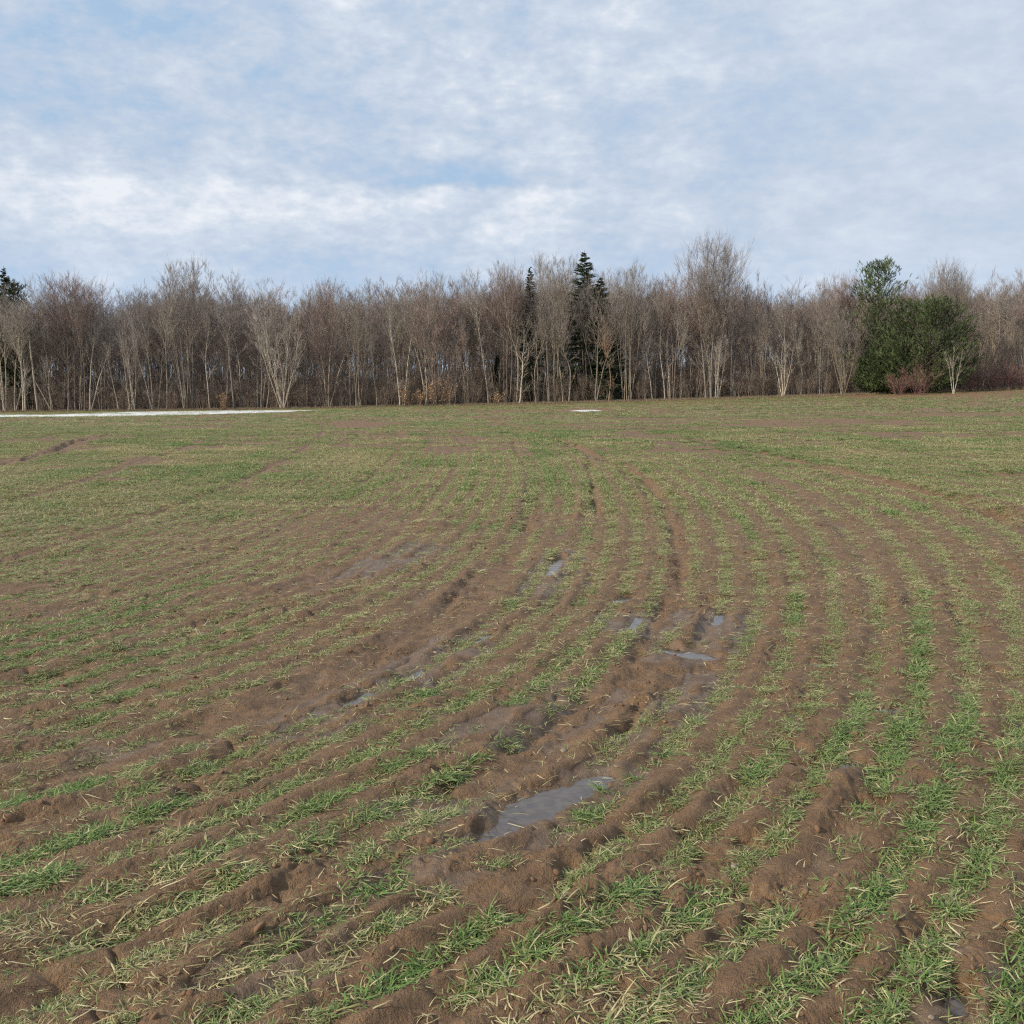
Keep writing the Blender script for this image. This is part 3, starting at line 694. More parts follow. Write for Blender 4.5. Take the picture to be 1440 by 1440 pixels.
def cover(x, y):
    """how much wheat stands here, 0..1 (seed rows broken by tracks and drowned spots)"""
    c = .74 + 1.0 * fbm(x, y, .55, 3, 101) + .55 * fbm(x, y, 2.6, 3, 105) + .35 * fbm(x, y, 9, 2, 107)
    r = np.hypot(x, y)
    th = np.arctan2(x, y)
    c = c + .08 + .20 * ss(th, .12, .38) + .20 * ss(r, 6, 14) + .12 * ss(r, 25, 60) - .30 * ss(r, 20, 45) - .22 * ss(r, 50, 75) + ss(r, 16, 34) * (1.7 * fbm(x * .45 + y * .1, y, 7, 4, 109) + 1.7 * fbm(x * .6, y, 1.8, 3, 110)) - .02 * ss(-th, 0, .3) * (1 - ss(r, 14, 30))
    ph = phi(x, y)
    c = c + .26 * ss(r, 4.5, 9) - .26 * ss(r, 16, 30) + ss(r, 6, 14) * (.62 * perlin(ph * .42, r * .12, 115) + .55 * perlin(ph * .15, r * .05, 116)) + ss(r, 24, 45) * (1 - ss(r, 58, 72)) * (1.1 * perlin(ph * .06 + .9 * fbm(x, y, 9, 3, 119), r * .05 + .9 * fbm(x, y, 7, 3, 120), 117) + .7 * perlin(ph * .13 + .5 * fbm(x, y, 6, 3, 121), r * .06, 118)) - .75 * track_q(x, y, ph)[0]
    c = c - .7 * ss(x / (y + 1), .22, .40) * ss(y - edge(x) * 1.0, -26, -8)
    for rr, pts, k in BARE:
        m = near(x, y, pts, rr * 2)
        if m.any():
            dd, _ = dpoly(x[m], y[m], pts)
            c[m] -= 1.1 * k * (1 - ss(dd / rr + .9 * fbm(x[m], y[m], rr * .9, 3, 111), .4, 1.25)) * np.where(dd * 0 + np.hypot(x[m], y[m]) > 13, .75, 1.0)
    for rr, pts in LUSH:
        m = near(x, y, pts, rr * 2)
        if m.any():
            dd, _ = dpoly(x[m], y[m], pts)
            c[m] += .8 * (1 - ss(dd / rr + .8 * fbm(x[m], y[m], rr, 2, 113), .3, 1.4))
    for pts in PUDDLES:
        m = near(x, y, pts, .3)
        if m.any():
            c[m] -= 1.3 * (1 - ss(pool_q(x[m], y[m], pts), 1.0, 1.5))
    return np.clip(c, 0, 1.2)
def lushness(x, y):
    l = ss(fbm(x, y, 1.1, 3, 121), .12, .6) * .8
    l = np.maximum(l, .65 * ss(fbm(x * .6, y, 7, 3, 125) + .4 * perlin(phi(x, y) * .3, np.hypot(x, y) * .1, 127), .05, .5))
    for rr, pts in LUSH:
        m = near(x, y, pts, rr * 2)
        if m.any():
            dd, _ = dpoly(x[m], y[m], pts)
            l[m] = np.maximum(l[m], (1 - ss(dd / rr + 1.1 * fbm(x[m], y[m], rr * .7, 3, 114), .1, 1.5)) * (.8 if pts[0][1] < 9 else .55))
    return l
def matted(x, y):
    l = ss(fbm(x, y, .5, 3, 131), .35, .7) * .7
    for rr, pts in MATS:
        m = near(x, y, pts, rr * 2)
        if m.any():
            dd, _ = dpoly(x[m], y[m], pts) if len(pts) > 1 else (np.hypot(x[m] - pts[0][0], y[m] - pts[0][1]), 0)
            l[m] = np.maximum(l[m], 1 - ss(dd / rr + .3 * fbm(x[m], y[m], rr, 2, 133), .5, 1.2))
    return l

def build_wheat():
    rng = np.random.default_rng(3)
    near_k = [tuft_mesh('wheat_tuft', 100 + i, 14, 4, .0025, 1.0, 0, .027, (.10, .95), .36, .026, .072) for i in range(18)]
    far_k = [tuft_mesh('wheat_tuft_far', 200 + i, 12, 2, .0046, 1.0, 0, .045, (.10, 1.0), .46, .035, .08) for i in range(10)]
    X, Y, SC, VA, DR, LU = [], [], [], [], [], []
    bands = [(1.6, 5, 3400, .029, .92, 0), (5, 13, 3400, .028, .84, 0), (13, 30, 1500, .034, 1.15, 1), (30, 60, 330, .05, 1.75, 1), (60, 136, 36, .2, 3.6, 1)]
    for r0, r1, dens, wd, sc, lod in bands:
        x, y = sample_band(rng, r0 * (.86 if r0 > 2 else 1), r1 * (1.16 if r1 < 100 else 1), dens)
        wave = y * (1 + .08 * fbm(x, y, 3.0, 2, 161))
        blend = (ss(wave, r0 * .86, r0 * 1.16) if r0 > 2 else 1.0) * (1 - ss(wave, r1 * .86, r1 * 1.16) if r1 < 100 else 1.0)
        w1 = fbm(x, y, .9, 3, 3)
        ph = phi(x, y) + .16 * w1
        d = np.abs(ph - np.round(ph)) * .19
        pr = np.exp(-(d / (wd * 1.12)) ** 2) + .05 + .05 * ss(-x, 0, 6)
        c = cover(x, y)
        far_c = ss(c, .30, .85)      # farther off the stand reads as patches and strips
        c = c + (far_c - c) * ss(y, 16, 34)
        # plants stand in clumps along the row
        cl = ss(perlin(x / .16, y / .16, 141), -.5, .2) if r1 < 14 else .9
        keep = rng.random(len(x)) < pr * np.clip(c * 1.55 - .15, 0, 1) * (.25 + .75 * cl)
        keep &= (y < edge(x) - 2.6) & (rng.random(len(x)) < blend)
        if r1 > 60: keep &= ~((x < -17) & (y > edge(x) - 9 - 0 * x) & False)
        x, y = x[keep], y[keep]
        n = len(x)
        X.append(x); Y.append(y)
        lu = lushness(x, y); ma = matted(x, y)
        s = sc * rng.uniform(.65, 1.15, n) * (.72 + .5 * lu) * (.85 + .25 * c[keep])
        SC.append(s)
        VA.append(rng.integers(0, 18, n) if lod == 0 else 18 + rng.integers(0, 10, n))
        DR.append(np.clip(.52 + (.17 + .12 * ss(y, 15, 40)) * rng.standard_normal(n) - .24 * lu + .3 * ma + .08 * ss(y, 4, 10) + .34 * fbm(x, y, 1.2, 3, 151) + .3 * fbm(x * .5, y, 9, 2, 153) + .7 * ss(y, 12, 30) * fbm(x, y, 2.5, 2, 155) - .16 * ss(y, 18, 45), 0, 1)); LU.append(lu)
    x = np.concatenate(X); y = np.concatenate(Y); s = np.concatenate(SC)
    z = height(x, y) - .002
    n = len(x)
    rot = np.stack([rng.normal(0, .12, n), rng.normal(0, .12, n), rng.uniform(0, 2 * PI, n)], 1)
    scl = np.stack([s, s, s * rng.uniform(.7, 1.1, n) * (1 - .58 * ss(y, 25, 70))], 1)
    instancer('winter_wheat', near_k + far_k, np.stack([x, y, z], 1), rot, scl, np.concatenate(VA),
              {'dry': np.concatenate(DR), 'lush': np.concatenate(LU)}, 'rows of short green winter wheat with yellowed tips curving over the mud')
    print('wheat', n)
build_wheat()

def build_litter():
    rng = np.random.default_rng(5)
    ks = [tuft_mesh('straw_bits', 300 + i, 5, 4, .0024, 1.0, 0, .10, (-.02, .5), .75, .02, .075) for i in range(10)]
    x, y = sample_band(rng, 1.6, 24, 110)
    ma = matted(x, y); c = cover(x, y)
    p = .45 + .5 * ma + .2 * c
    k = rng.random(len(x)) < p * np.where(y > 10, .45, 1)
    x, y, ma = x[k], y[k], ma[k]
    # extra thatch where dead plants lie matted
    xs, ys = sample_band(rng, 1.6, 9, 500)
    m2 = matted(xs, ys); kk = rng.random(len(xs)) < np.clip(m2 - .35, 0, 1) * .9
    x = np.concatenate([x, xs[kk]]); y = np.concatenate([y, ys[kk]]); n = len(x)
    z = height(x, y) + .001
    rot = np.stack([rng.normal(0, .15, n), rng.normal(0, .15, n), rng.uniform(0, 2 * PI, n)], 1)
    s = rng.uniform(.6, 1.2, n)
    instancer('dead_leaf_litter', ks, np.stack([x, y, z], 1), rot, np.stack([s, s, s], 1), rng.integers(0, 10, n),
              {'dry': rng.uniform(.55, 1, n), 'lush': np.zeros(n)}, 'pale dead wheat leaves lying on the mud')
    print('litter', n)
build_litter()

def build_clods():
    rng = np.random.default_rng(6)
    ks = []
    import bmesh
    for k in range(6):
        bm = bmesh.new(); bmesh.ops.create_icosphere(bm, subdivisions=2, radius=1)
        for v in bm.verts:
            f = 1 + .38 * float(perlin(v.co.x * 1.1 + k * 7.3, v.co.y * 1.1 + v.co.z * 2.3, k)) + .2 * float(perlin(v.co.x * 3 + k, v.co.z * 3 + v.co.y, k + 9))
            v.co *= f; v.co.z *= .7
        me = bpy.data.meshes.new('clod'); bm.to_mesh(me); bm.free()
        me.materials.append(CLOD); me.polygons.foreach_set('use_smooth', np.ones(len(me.polygons), bool))
        ks.append(me)
    x, y = sample_band(rng, 1.6, 14, 520)
    cr = ss(fbm(x, y, .55, 2, 31), .0, .45)
    pr = .02 + .35 * cr ** 2
    for w, d, pts in RUTS:
        m = near(x, y, pts, w * 4)
        if m.any():
            dd, _ = dpoly(x[m], y[m], pts); pr[m] = np.maximum(pr[m], .7 * np.exp(-((dd / w - 1.3) / .8) ** 2))
    wt_ = wetness(x, y)
    k = rng.random(len(x)) < pr * (1 - .9 * wt_)
    x, y = x[k], y[k]; n = len(x)
    s = np.clip(rng.lognormal(math.log(.0055), .5, n), .002, .022)
    z = height(x, y) + s * .15
    rot = rng.uniform(0, 2 * PI, (n, 3)) * np.array([.15, .15, 1])
    instancer('soil_crumbs', ks, np.stack([x, y, z], 1), rot, np.stack([s, s * rng.uniform(.7, 1, n), s * rng.uniform(.6, .9, n)], 1), rng.integers(0, 6, n), {}, 'small brown crumbs of soil on the ridges')
    print('clods', n)
CLOD = mat_plain('soil_crumb', (.12, .066, .037), (.21, .125, .075), 9, .9)
build_clods()

for k, (x, y, r) in enumerate(STONES):
    R = random.Random(k)
    import bmesh
    bm = bmesh.new(); r *= .65; bmesh.ops.create_icosphere(bm, subdivisions=2, radius=r)
    for v in bm.verts:
        v.co *= 1 + .25 * float(perlin(v.co.x / r + k * 3.1, v.co.y / r + v.co.z / r, 5)); v.co.z *= .6; v.co.x *= 1.2
    me = bpy.data.meshes.new('stone'); bm.to_mesh(me); bm.free(); me.materials.append(STONE)
    me.polygons.foreach_set('use_smooth', np.ones(len(me.polygons), bool))
    o = obj('stone', me)
    o.location = (x, y, float(height([x], [y])[0]) + r * .25); o.rotation_euler = (0, 0, R.uniform(0, 6))
    o['label'] = ['small pale stone between wheat clumps right of the foreground rut', 'pale stone on the mud beside the narrow puddle left of centre',
                  'pale stone left of the other by the narrow puddle left of centre', 'pale stone above the largest puddle, on the bare mound',
                  'tiny pale stone just below the tip of the largest puddle', 'tiny stone near the lower right corner', 'tiny stone in the lower left mud'][k]
    o['category'] = 'stone'; o['group'] = 'small stones on the mud'

# ------------------------------------------------------------------ trees
class Geo:
    def __init__(s): s.V = []; s.F = []; s.A = []
    def tube(s, pts, rad, n, vary=.5):
        """tapered tube along pts"""
        i0 = len(s.V); m = len(pts)
        for k, (p, r) in enumerate(zip(pts, rad)):
            q = pts[min(k + 1, m - 1)]; o = pts[max(k - 1, 0)]
            dx, dy, dz = q[0] - o[0], q[1] - o[1], q[2] - o[2]
            l = math.sqrt(dx * dx + dy * dy + dz * dz) + 1e-9
            dx /= l; dy /= l; dz /= l
            if abs(dz) < .9: ax, ay, az = -dy, dx, 0.0
            else: ax, ay, az = 0.0, -dz, dy
            l = math.sqrt(ax * ax + ay * ay + az * az); ax /= l; ay /= l; az /= l
            bx, by, bz = dy * az - dz * ay, dz * ax - dx * az, dx * ay - dy * ax
            for j in range(n):
                t = 2 * PI * j / n; c, sn = math.cos(t) * r, math.sin(t) * r
                s.V.append((p[0] + ax * c + bx * sn, p[1] + ay * c + by * sn, p[2] + az * c + bz * sn)); s.A.append(vary)
        for k in range(m - 1):
            for j in range(n):
                a = i0 + k * n + j; b = i0 + k * n + (j + 1) % n
                s.F.append((a, b, b + n)); s.F.append((a, b + n, a + n))
    def spike(s, p, d, l, w, R, vary=None):
        """one thin triangle"""
        rx, ry, rz = R.uniform(-1, 1), R.uniform(-1, 1), R.uniform(-1, 1)
        sx, sy, sz = d[1] * rz - d[2] * ry, d[2] * rx - d[0] * rz, d[0] * ry - d[1] * rx
        q = math.sqrt(sx * sx + sy * sy + sz * sz) + 1e-6; w = w * .5 / q
        i = len(s.V)
        s.V += [(p[0] - sx * w, p[1] - sy * w, p[2] - sz * w), (p[0] + sx * w, p[1] + sy * w, p[2] + sz * w), (p[0] + d[0] * l, p[1] + d[1] * l, p[2] + d[2] * l)]
        v = R.random() if vary is None else vary
        s.A += [v, v, v]; s.F.append((i, i + 1, i + 2))
    def mesh(s, name, mat, smooth=False):
        me = new_mesh(name, np.array(s.V), np.array(s.F), mat, smooth)
        fattr(me, 'vary', s.A)
        return me

def norm(v):
    l = math.sqrt(v[0] ** 2 + v[1] ** 2 + v[2] ** 2) + 1e-9
    return (v[0] / l, v[1] / l, v[2] / l)
def path(R, p, d, L, n, wander, up):
    P = [p]; D = [d]
    for k in range(n):
        d = norm((d[0] + R.gauss(0, wander), d[1] + R.gauss(0, wander), d[2] + R.gauss(0, wander) * .6 + up))
        st = L / n
        p = (p[0] + d[0] * st, p[1] + d[1] * st, p[2] + d[2] * st)
        P.append(p); D.append(d)
    return P, D
def branch_dir(R, d, ang):
    ax = norm(((d[1] or .01) * 1.0 + R.uniform(-1, 1), R.uniform(-1, 1), R.uniform(-1, 1)))
    s = norm((d[1] * ax[2] - d[2] * ax[1], d[2] * ax[0] - d[0] * ax[2], d[0] * ax[1] - d[1] * ax[0]))
    c, sn = math.cos(ang), math.sin(ang)
    return norm((d[0] * c + s[0] * sn, d[1] * c + s[1] * sn, d[2] * c + s[2] * sn))

def bare_tree(seed, H=17.0, stems=((0, 0, .0, 0, 1),), crown=.45, nl=20, ll=.28, ang=.55, tr=.13, wander=.04, lw=.10, up=.10, dens=1.0, low=0.15, spread=0.0):
    """bare deciduous tree: trunk mesh (stems and limbs) and crown mesh (twigs)"""
    R = random.Random(seed)
    T = Geo(); K = Geo()
    for (sx, sy, lean, az, rel) in stems:
        d = norm((math.cos(az) * lean, math.sin(az) * lean, 1))
        h = H * rel
        ns = 12
        P, D = path(R, (sx, sy, -.3), d, h, ns, wander, .05 if lean < .25 else .07)
        r0 = tr * (.6 + .4 * rel)
        rad = [max(.012, r0 * (1 - (k / ns) ** 1.1) * (1.35 if k == 0 else 1)) for k in range(ns + 1)]
        T.tube(P, rad, 6)
        for b in range(int(nl * (.7 + .3 * rel) / (1 if len(stems) < 3 else 1.6))):
            t = R.uniform(crown, .97) if R.random() > low else R.uniform(.12, crown)
            k = min(ns - 1, int(t * ns)); f = t * ns - k
            p = tuple(P[k][i] * (1 - f) + P[k + 1][i] * f for i in range(3))
            hi = (t - crown) / (1 - crown)
            L = H * ll * (1.1 - .62 * max(0, hi)) * R.uniform(.65, 1.15)
            if t < crown: L *= .42
            bd = branch_dir(R, D[k], ang * R.uniform(.7, 1.35) * (1.25 if t < crown else 1))
            if bd[2] < .05: bd = norm((bd[0], bd[1], .15))
            bp, bD = path(R, p, bd, L, 6, lw, up)
            br = min(rad[k] * .55, .012 + L * .011)
            T.tube(bp, [br * (1 - .8 * q / 6) for q in range(7)], 4)
            for c in range(int(7 * dens)):
                tt = R.uniform(.2, 1.0); kk = min(5, int(tt * 6)); ff = tt * 6 - kk
                p2 = tuple(bp[kk][i] * (1 - ff) + bp[kk + 1][i] * ff for i in range(3))
                L2 = L * R.uniform(.25, .5)
                d2 = branch_dir(R, bD[kk], R.uniform(.3, .8))
                cp, cD = path(R, p2, d2, L2, 3, .12, up * 1.4)
                T.tube(cp, [br * .36 * (1 - .75 * q / 3) for q in range(4)], 3)
                for e in range(int(6 * dens)):
                    t3 = R.uniform(.1, 1); k3 = min(2, int(t3 * 3)); f3 = t3 * 3 - k3
                    p3 = tuple(cp[k3][i] * (1 - f3) + cp[k3 + 1][i] * f3 for i in range(3))
                    d3 = norm(tuple(a + b for a, b in zip(branch_dir(R, cD[k3], R.uniform(.15, .6)), (0, 0, .55))))
                    L3 = max(.45, L2 * R.uniform(.35, .75))
                    K.spike(p3, d3, L3, .017, R)
                    for g in range(3):
                        q = R.uniform(.2, .8)
                        p4 = tuple(p3[i] + d3[i] * L3 * q for i in range(3))
                        d4 = norm(tuple(a + b for a, b in zip(branch_dir(R, d3, R.uniform(.2, .55)), (0, 0, .35))))
                        K.spike(p4, d4, L3 * R.uniform(.4, .75), .013, R)
    zs = sorted(v[2] for v in K.V)
    return T.mesh('trunk', BARK, True), K.mesh('crown', TWIG), zs[int(len(zs) * .997)]

def spruce_tree(seed, H, w):
    R = random.Random(seed); T = Geo(); K = Geo()
    T.tube([(0, 0, -.3), (0, 0, H * .5), (0, 0, H)], [H * .012, H * .007, .02], 6)
    z = H * .08
    while z < H * .985:
        f = 1 - z / H
        rb = H * w * (f ** .8) * R.uniform(.8, 1.1)
        nb = 5
        for b in range(nb):
            a = R.uniform(0, 2 * PI); L = rb * R.uniform(.55, 1.15)
            d = norm((math.cos(a), math.sin(a), .12 - .45 * f))
            P, D = path(R, (0, 0, z + R.uniform(-.2, .2)), d, L, 4, .04, .06)
            T.tube(P, [.03 * f + .008, .025 * f + .006, .02 * f + .005, .01, .004], 3)
            m = int(10 + 32 * L)
            for q in range(m):
                t = R.uniform(.12, 1) ** .8; k = min(3, int(t * 4)); g = t * 4 - k
                p = tuple(P[k][i] * (1 - g) + P[k + 1][i] * g for i in range(3))
                dd = norm((D[k][0] * .7 + R.gauss(0, .6), D[k][1] * .7 + R.gauss(0, .6), D[k][2] - R.uniform(0, .5)))
                K.spike(p, dd, R.uniform(.2, .55) * (.4 + .6 * min(1, L)), .10, R)
        z += H * .0085 * (1 + f)
    return T.mesh('trunk', BARK, True), K.mesh('crown', NEEDLE), H

def pine_tree(seed, H, W, round_=True):
    """soft needled pine: boughs with upright candle-like tufts"""
    R = random.Random(seed); T = Geo(); K = Geo()
    T.tube([(0, 0, -.3), (.05, 0, H * .5), (0, .05, H * .93)], [H * .018, H * .011, .03], 7)
    nb = 190 if round_ else 100
    for b in range(nb):
        t = (b + R.random()) / nb
        z0 = H * (.03 + .94 * t) if round_ else H * (.10 + .88 * t)
        if round_:
            zz = z0 / H
            rr = W * (max(0, 1 - ((zz - .42) / .57) ** 2)) ** .5
        else:
            rr = W * (1.05 - t) ** .55 * R.choice([.55, .8, 1.0, 1.3])
        rr *= R.uniform(.82, 1.07)
        a = b * 2.39996 + R.gauss(0, .3)
        upf = .15 + .75 * t if round_ else .25 + .5 * t
        d = norm((math.cos(a), math.sin(a), upf))
        st = max(0, z0 - rr * upf * (.95 if round_ else .55))
        L = max(.6, rr / max(.35, math.sqrt(1 - d[2] ** 2)) * (.92 if round_ else 1.0))
        L = min(L, H * .62)
        P, D = path(R, (0, 0, st), d, L, 6, .05, .03)
        T.tube(P, [.05 * (1 - q / 7) + .008 for q in range(7)], 3)
        tone = R.choice([.05, .2, .45, .7, .9])
        for c in range(30 if round_ else 22):
            q = R.uniform(.5, 1.02) if c > 4 else R.uniform(.3, .7)
            k = min(5, int(q * 6)); g = min(1.2, q * 6 - k)
            p = tuple(P[k][i] * (1 - g) + P[k + 1][i] * g for i in range(3))
            s = .40 if round_ else .42
            p = (p[0] + R.gauss(0, s), p[1] + R.gauss(0, s), p[2] + R.gauss(0, s * .55))
            if p[2] < .1: continue
            o = norm((p[0], p[1], 1.2 * W * .4))
            cd = norm((o[0] * .7 + R.gauss(0, .35), o[1] * .7 + R.gauss(0, .35), .9))
            cl = R.uniform(.35, .7)
            v = min(1, max(0, tone + R.gauss(0, .18)))
            for m in range(18):
                u = R.uniform(0, .8)
                pp = tuple(p[i] + cd[i] * cl * u for i in range(3))
                dd = norm((cd[0] * 1.1 + R.gauss(0, .5), cd[1] * 1.1 + R.gauss(0, .5), cd[2] * 1.2 + R.gauss(0, .35)))
                K.spike(pp, dd, R.uniform(.18, .38), .042, R, v)
    return T.mesh('trunk', BARK, True), K.mesh('crown', NEEDLE), H

def shrub_mesh(seed, H, n, spread, leafy=False):
    R = random.Random(seed); T = Geo(); K = Geo(); Lf = Geo()
    for s in range(n):
        a = R.uniform(0, 2 * PI); l = R.uniform(0, spread)
        d = norm((math.cos(a) * l, math.sin(a) * l, 1))
        P, D = path(R, (R.gauss(0, .25), R.gauss(0, .25), -.1), d, H * R.uniform(.6, 1.05), 4, .09, .05)
        T.tube(P, [.018, .014, .010, .006, .003], 3)
        for e in range(10):
            t = R.uniform(.2, 1); k = min(3, int(t * 4)); g = t * 4 - k
            p = tuple(P[k][i] * (1 - g) + P[k + 1][i] * g for i in range(3))
            dd = norm(tuple(x + y for x, y in zip(branch_dir(R, D[k], R.uniform(.3, .8)), (0, 0, .2))))
            L = H * R.uniform(.12, .3)
            K.spike(p, dd, L, .016, R)
            for q in range(3):
                p4 = tuple(p[i] + dd[i] * L * R.uniform(.2, .8) for i in range(3))
                K.spike(p4, branch_dir(R, dd, R.uniform(.3, .8)), L * .6, .012, R)
                if leafy and R.random() < .8:
                    Lf.spike(p4, norm((R.gauss(0, 1), R.gauss(0, 1), R.gauss(0, .5))), R.uniform(.08, .16), .10, R)
    return T.mesh('stems', BARK, True), K.mesh('twigs', TWIG), (Lf.mesh('dead_leaves', DEADLEAF) if leafy else None), H

KINDS = {}
def stems_of(n, seed, lean, r=.35, rel=(.8, 1.0)):
    R = random.Random(seed)
    return tuple((R.gauss(0, r), R.gauss(0, r * .7), R.uniform(.3, 1) * lean, 2 * PI * k / n + R.uniform(-.5, .5), R.uniform(*rel)) for k in range(n))
KINDS['straight'] = [bare_tree(11, crown=.50, nl=24, ll=.22, ang=.5, tr=.12), bare_tree(12, crown=.55, nl=24, ll=.24, ang=.55, tr=.10, wander=.05),
                     bare_tree(13, crown=.42, nl=26, ll=.22, ang=.45, tr=.14)]
KINDS['crooked'] = [bare_tree(21, crown=.38, nl=24, ll=.28, ang=.7, tr=.14, wander=.14, lw=.2, low=.3), bare_tree(22, crown=.45, nl=22, ll=.28, ang=.65, tr=.12, wander=.11, lw=.16)]
KINDS['yfork'] = [bare_tree(31, stems=((0, 0, .05, 2.8, 1), (.05, 0, .16, .2, .93)), crown=.5, nl=20, ll=.24, ang=.5, tr=.13),
                  bare_tree(32, stems=((0, 0, .12, 3.3, 1), (.1, 0, .10, .1, .95)), crown=.45, nl=20, ll=.24, ang=.55, tr=.12, wander=.06)]
KINDS['lean'] = [bare_tree(41, stems=((0, 0, .20, 3.0, 1),), crown=.5, nl=20, ll=.22, ang=.55, tr=.11, wander=.05)]
KINDS['clump'] = [bare_tree(51, stems=stems_of(5, 1, .16), crown=.42, nl=20, ll=.22, ang=.42, tr=.10), bare_tree(52, stems=stems_of(4, 2, .22), crown=.40, nl=22, ll=.24, ang=.45, tr=.11)]
KINDS['vase'] = [bare_tree(61, stems=stems_of(9, 3, .46, .15, (.78, 1.0)), crown=.30, nl=18, ll=.22, ang=.42, tr=.08, wander=.05, dens=1.1),
                 bare_tree(62, stems=stems_of(8, 4, .42, .3, (.8, 1.0)), crown=.36, nl=20, ll=.22, ang=.40, tr=.10, wander=.05, dens=1.1)]
KINDS['roundtop'] = [bare_tree(71, stems=((-.45, 0, .09, 3.1, .93), (0, .2, .01, 0, 1), (.5, .1, .10, .1, .94), (.1, -.2, .05, 4.6, .97)), crown=.52, nl=52, ll=.33, ang=.60, tr=.15, wander=.025, up=.13, dens=1.05, low=.08),
                     bare_tree(72, stems=((0, 0, .02, 1, 1), (.3, .3, .14, .3, .94), (-.3, 0, .14, 3.0, .94)), crown=.42, nl=40, ll=.32, ang=.70, tr=.14, up=.13, dens=1.15, low=.08)]
KINDS['sapling'] = [bare_tree(81, H=10, stems=((0, 0, .03, 0, 1), (.05, 0, .22, .4, .8), (-.05, 0, .2, 3.2, .8)), crown=.4, nl=16, ll=.26, ang=.45, tr=.10, dens=.7, low=.05)]
def snag():
    R = random.Random(5); T = Geo(); K = Geo()
    P, D = path(R, (0, 0, -.3), norm((-.03, 0, 1)), 10, 9, .015, .03)
    T.tube(P, [.17, .15, .15, .145, .14, .13, .125, .12, .115, .07], 8)
    T.tube([P[4], (P[4][0] + .9, P[4][1], P[4][2] - 1.6), (P[4][0] + 2.4, P[4][1] - .2, -.05)], [.06, .06, .07], 5)
    K.tube([(0, 0, 0), (.25, 0, .2), (.4, .05, .45)], [.035, .025, .008], 5)
    return T.mesh('trunk', BARK, True), K.mesh('branch_stub', BARK), 10.0
KINDS['snag'] = [snag()]

BARKS = [(.23, .205, .17), (.21, .17, .14), (.30, .25, .185), (.33, .21, .13), (.48, .42, .33)]
TWIGS = [(.30, .26, .24), (.32, .23, .20), (.305, .26, .22), (.29, .235, .195), (.34, .30, .26)]
ground_z = lambda x, y: float(height([x], [y])[0])
def place_tree(kind, x, y, h, w, pal, label, group=None, rz=None, R=random.Random(77), jit=.12, name='bare_tree', category='tree', swap=None):
    tm, km, H0 = KINDS[kind][R.randrange(len(KINDS[kind]))] if swap is None else KINDS[kind][swap]
    root = obj(name, None, label=label, category=category, group=group)
    root.location = (x, y, ground_z(x, y))
    s = h / H0
    root.scale = (s * w, s * w, s)
    root.rotation_euler = (0, 0, R.uniform(-.5, .5) if rz is None else rz)
    j = 1 + R.uniform(-jit, jit)
    b = BARKS[pal]; t = TWIGS[pal]
    obj('trunk', tm, root, color=tuple(c * j for c in b))
    if kind == 'snag':
        for q, (zq, aq) in enumerate([(5.2, .3), (6.9, 3.3), (8.1, .9), (8.8, 2.7)]):
            st = obj('branch_stub', km, root, color=tuple(c * j for c in b)); st.location = (-.03 * zq, 0, zq); st.rotation_euler = (0, 0, aq)
    else:
        obj('crown', km, root, color=tuple(c * j for c in t))
    return root

for kind, x, y, h, w, pal, label in TREES:
    wr = {'vase': 1.0, 'roundtop': 1.0}.get(kind, 1.0)
    place_tree(kind, x, y, h, (w if kind in ('vase', 'roundtop', 'clump', 'snag', 'sapling') else .75 + .4 * w) * wr, pal, label,
               name={'snag': 'dead_snag', 'sapling': 'young_tree'}.get(kind, 'bare_tree'), rz=0 if kind in ('lean', 'yfork', 'snag', 'roundtop', 'sapling') else None)

CAN = np.array(CANOPY)
def canopy_h(x, y):
    return CAM_H + y * float(np.interp(x / y, CAN[:, 0], CAN[:, 1])) - float(base(np.array([x]), np.array([y]))[0])
ZONES = [(-.40, 'slender bare tree packed in the wood behind the left half of the snow strip', 'bare trees behind the left half of the snow strip'),
         (-.20, 'slender bare tree packed in the wood left of the wide fan-shaped tree', 'bare trees left of the fan-shaped tree'),
         (-.02, 'slender bare tree in the wood between the fan-shaped tree and the narrow spruce', 'bare trees left of the two spruces'),
         (.14, 'slender bare tree in the wood between the spruces and the white pole pair', 'bare trees around the large spruce'),
         (.31, 'slender bare tree in the wood between the tallest tree and the pines', 'bare trees left of the pines'),
         (9, 'slender bare tree in the dull thicket right of and behind the pines', 'bare trees behind the pines')]
R = random.Random(4)
n_back = 0
front = [t[1] / t[2] for t in TREES]
for row, (off, cnt) in enumerate([(.5, 66), (3, 62), (6.5, 48), (11, 44)]):
    for k in range(cnt):
        u = -.54 + 1.08 * (k + R.uniform(.1, .9)) / cnt
        if .345 < u < .47 and off < 8: continue
        yy = 128.0
        for _ in range(4):
            xx = u * yy; yy = 128 - .12 * xx + off + 0
        yy += R.uniform(-.8, 1.6); xx = u * yy
        hh = canopy_h(xx, yy) * R.choice([.64, .78, .86, .92, .97, 1.02]) * R.uniform(.96, 1.03)
        kind = R.choices(['straight', 'crooked', 'yfork', 'lean', 'clump', 'roundtop', 'vase'], [9, 4, 4, 2, 4, 1.2, .8])[0]
        reddish = float(fbm(np.array([xx]), np.array([3.0]), 9, 2, 161)[0]) > .05
        pal = R.choices([0, 1, 2, 4], [4, 5 if reddish else 1.5, 3, 3.0 if off < 3 else .8])[0]
        for lim, lb, gr in ZONES:
            if u < lim: break
        place_tree(kind, xx, yy, hh, R.uniform(.65, .95), pal, lb, gr, rz=R.uniform(0, 6.28), R=R)
        n_back += 1
print('background trees', n_back)

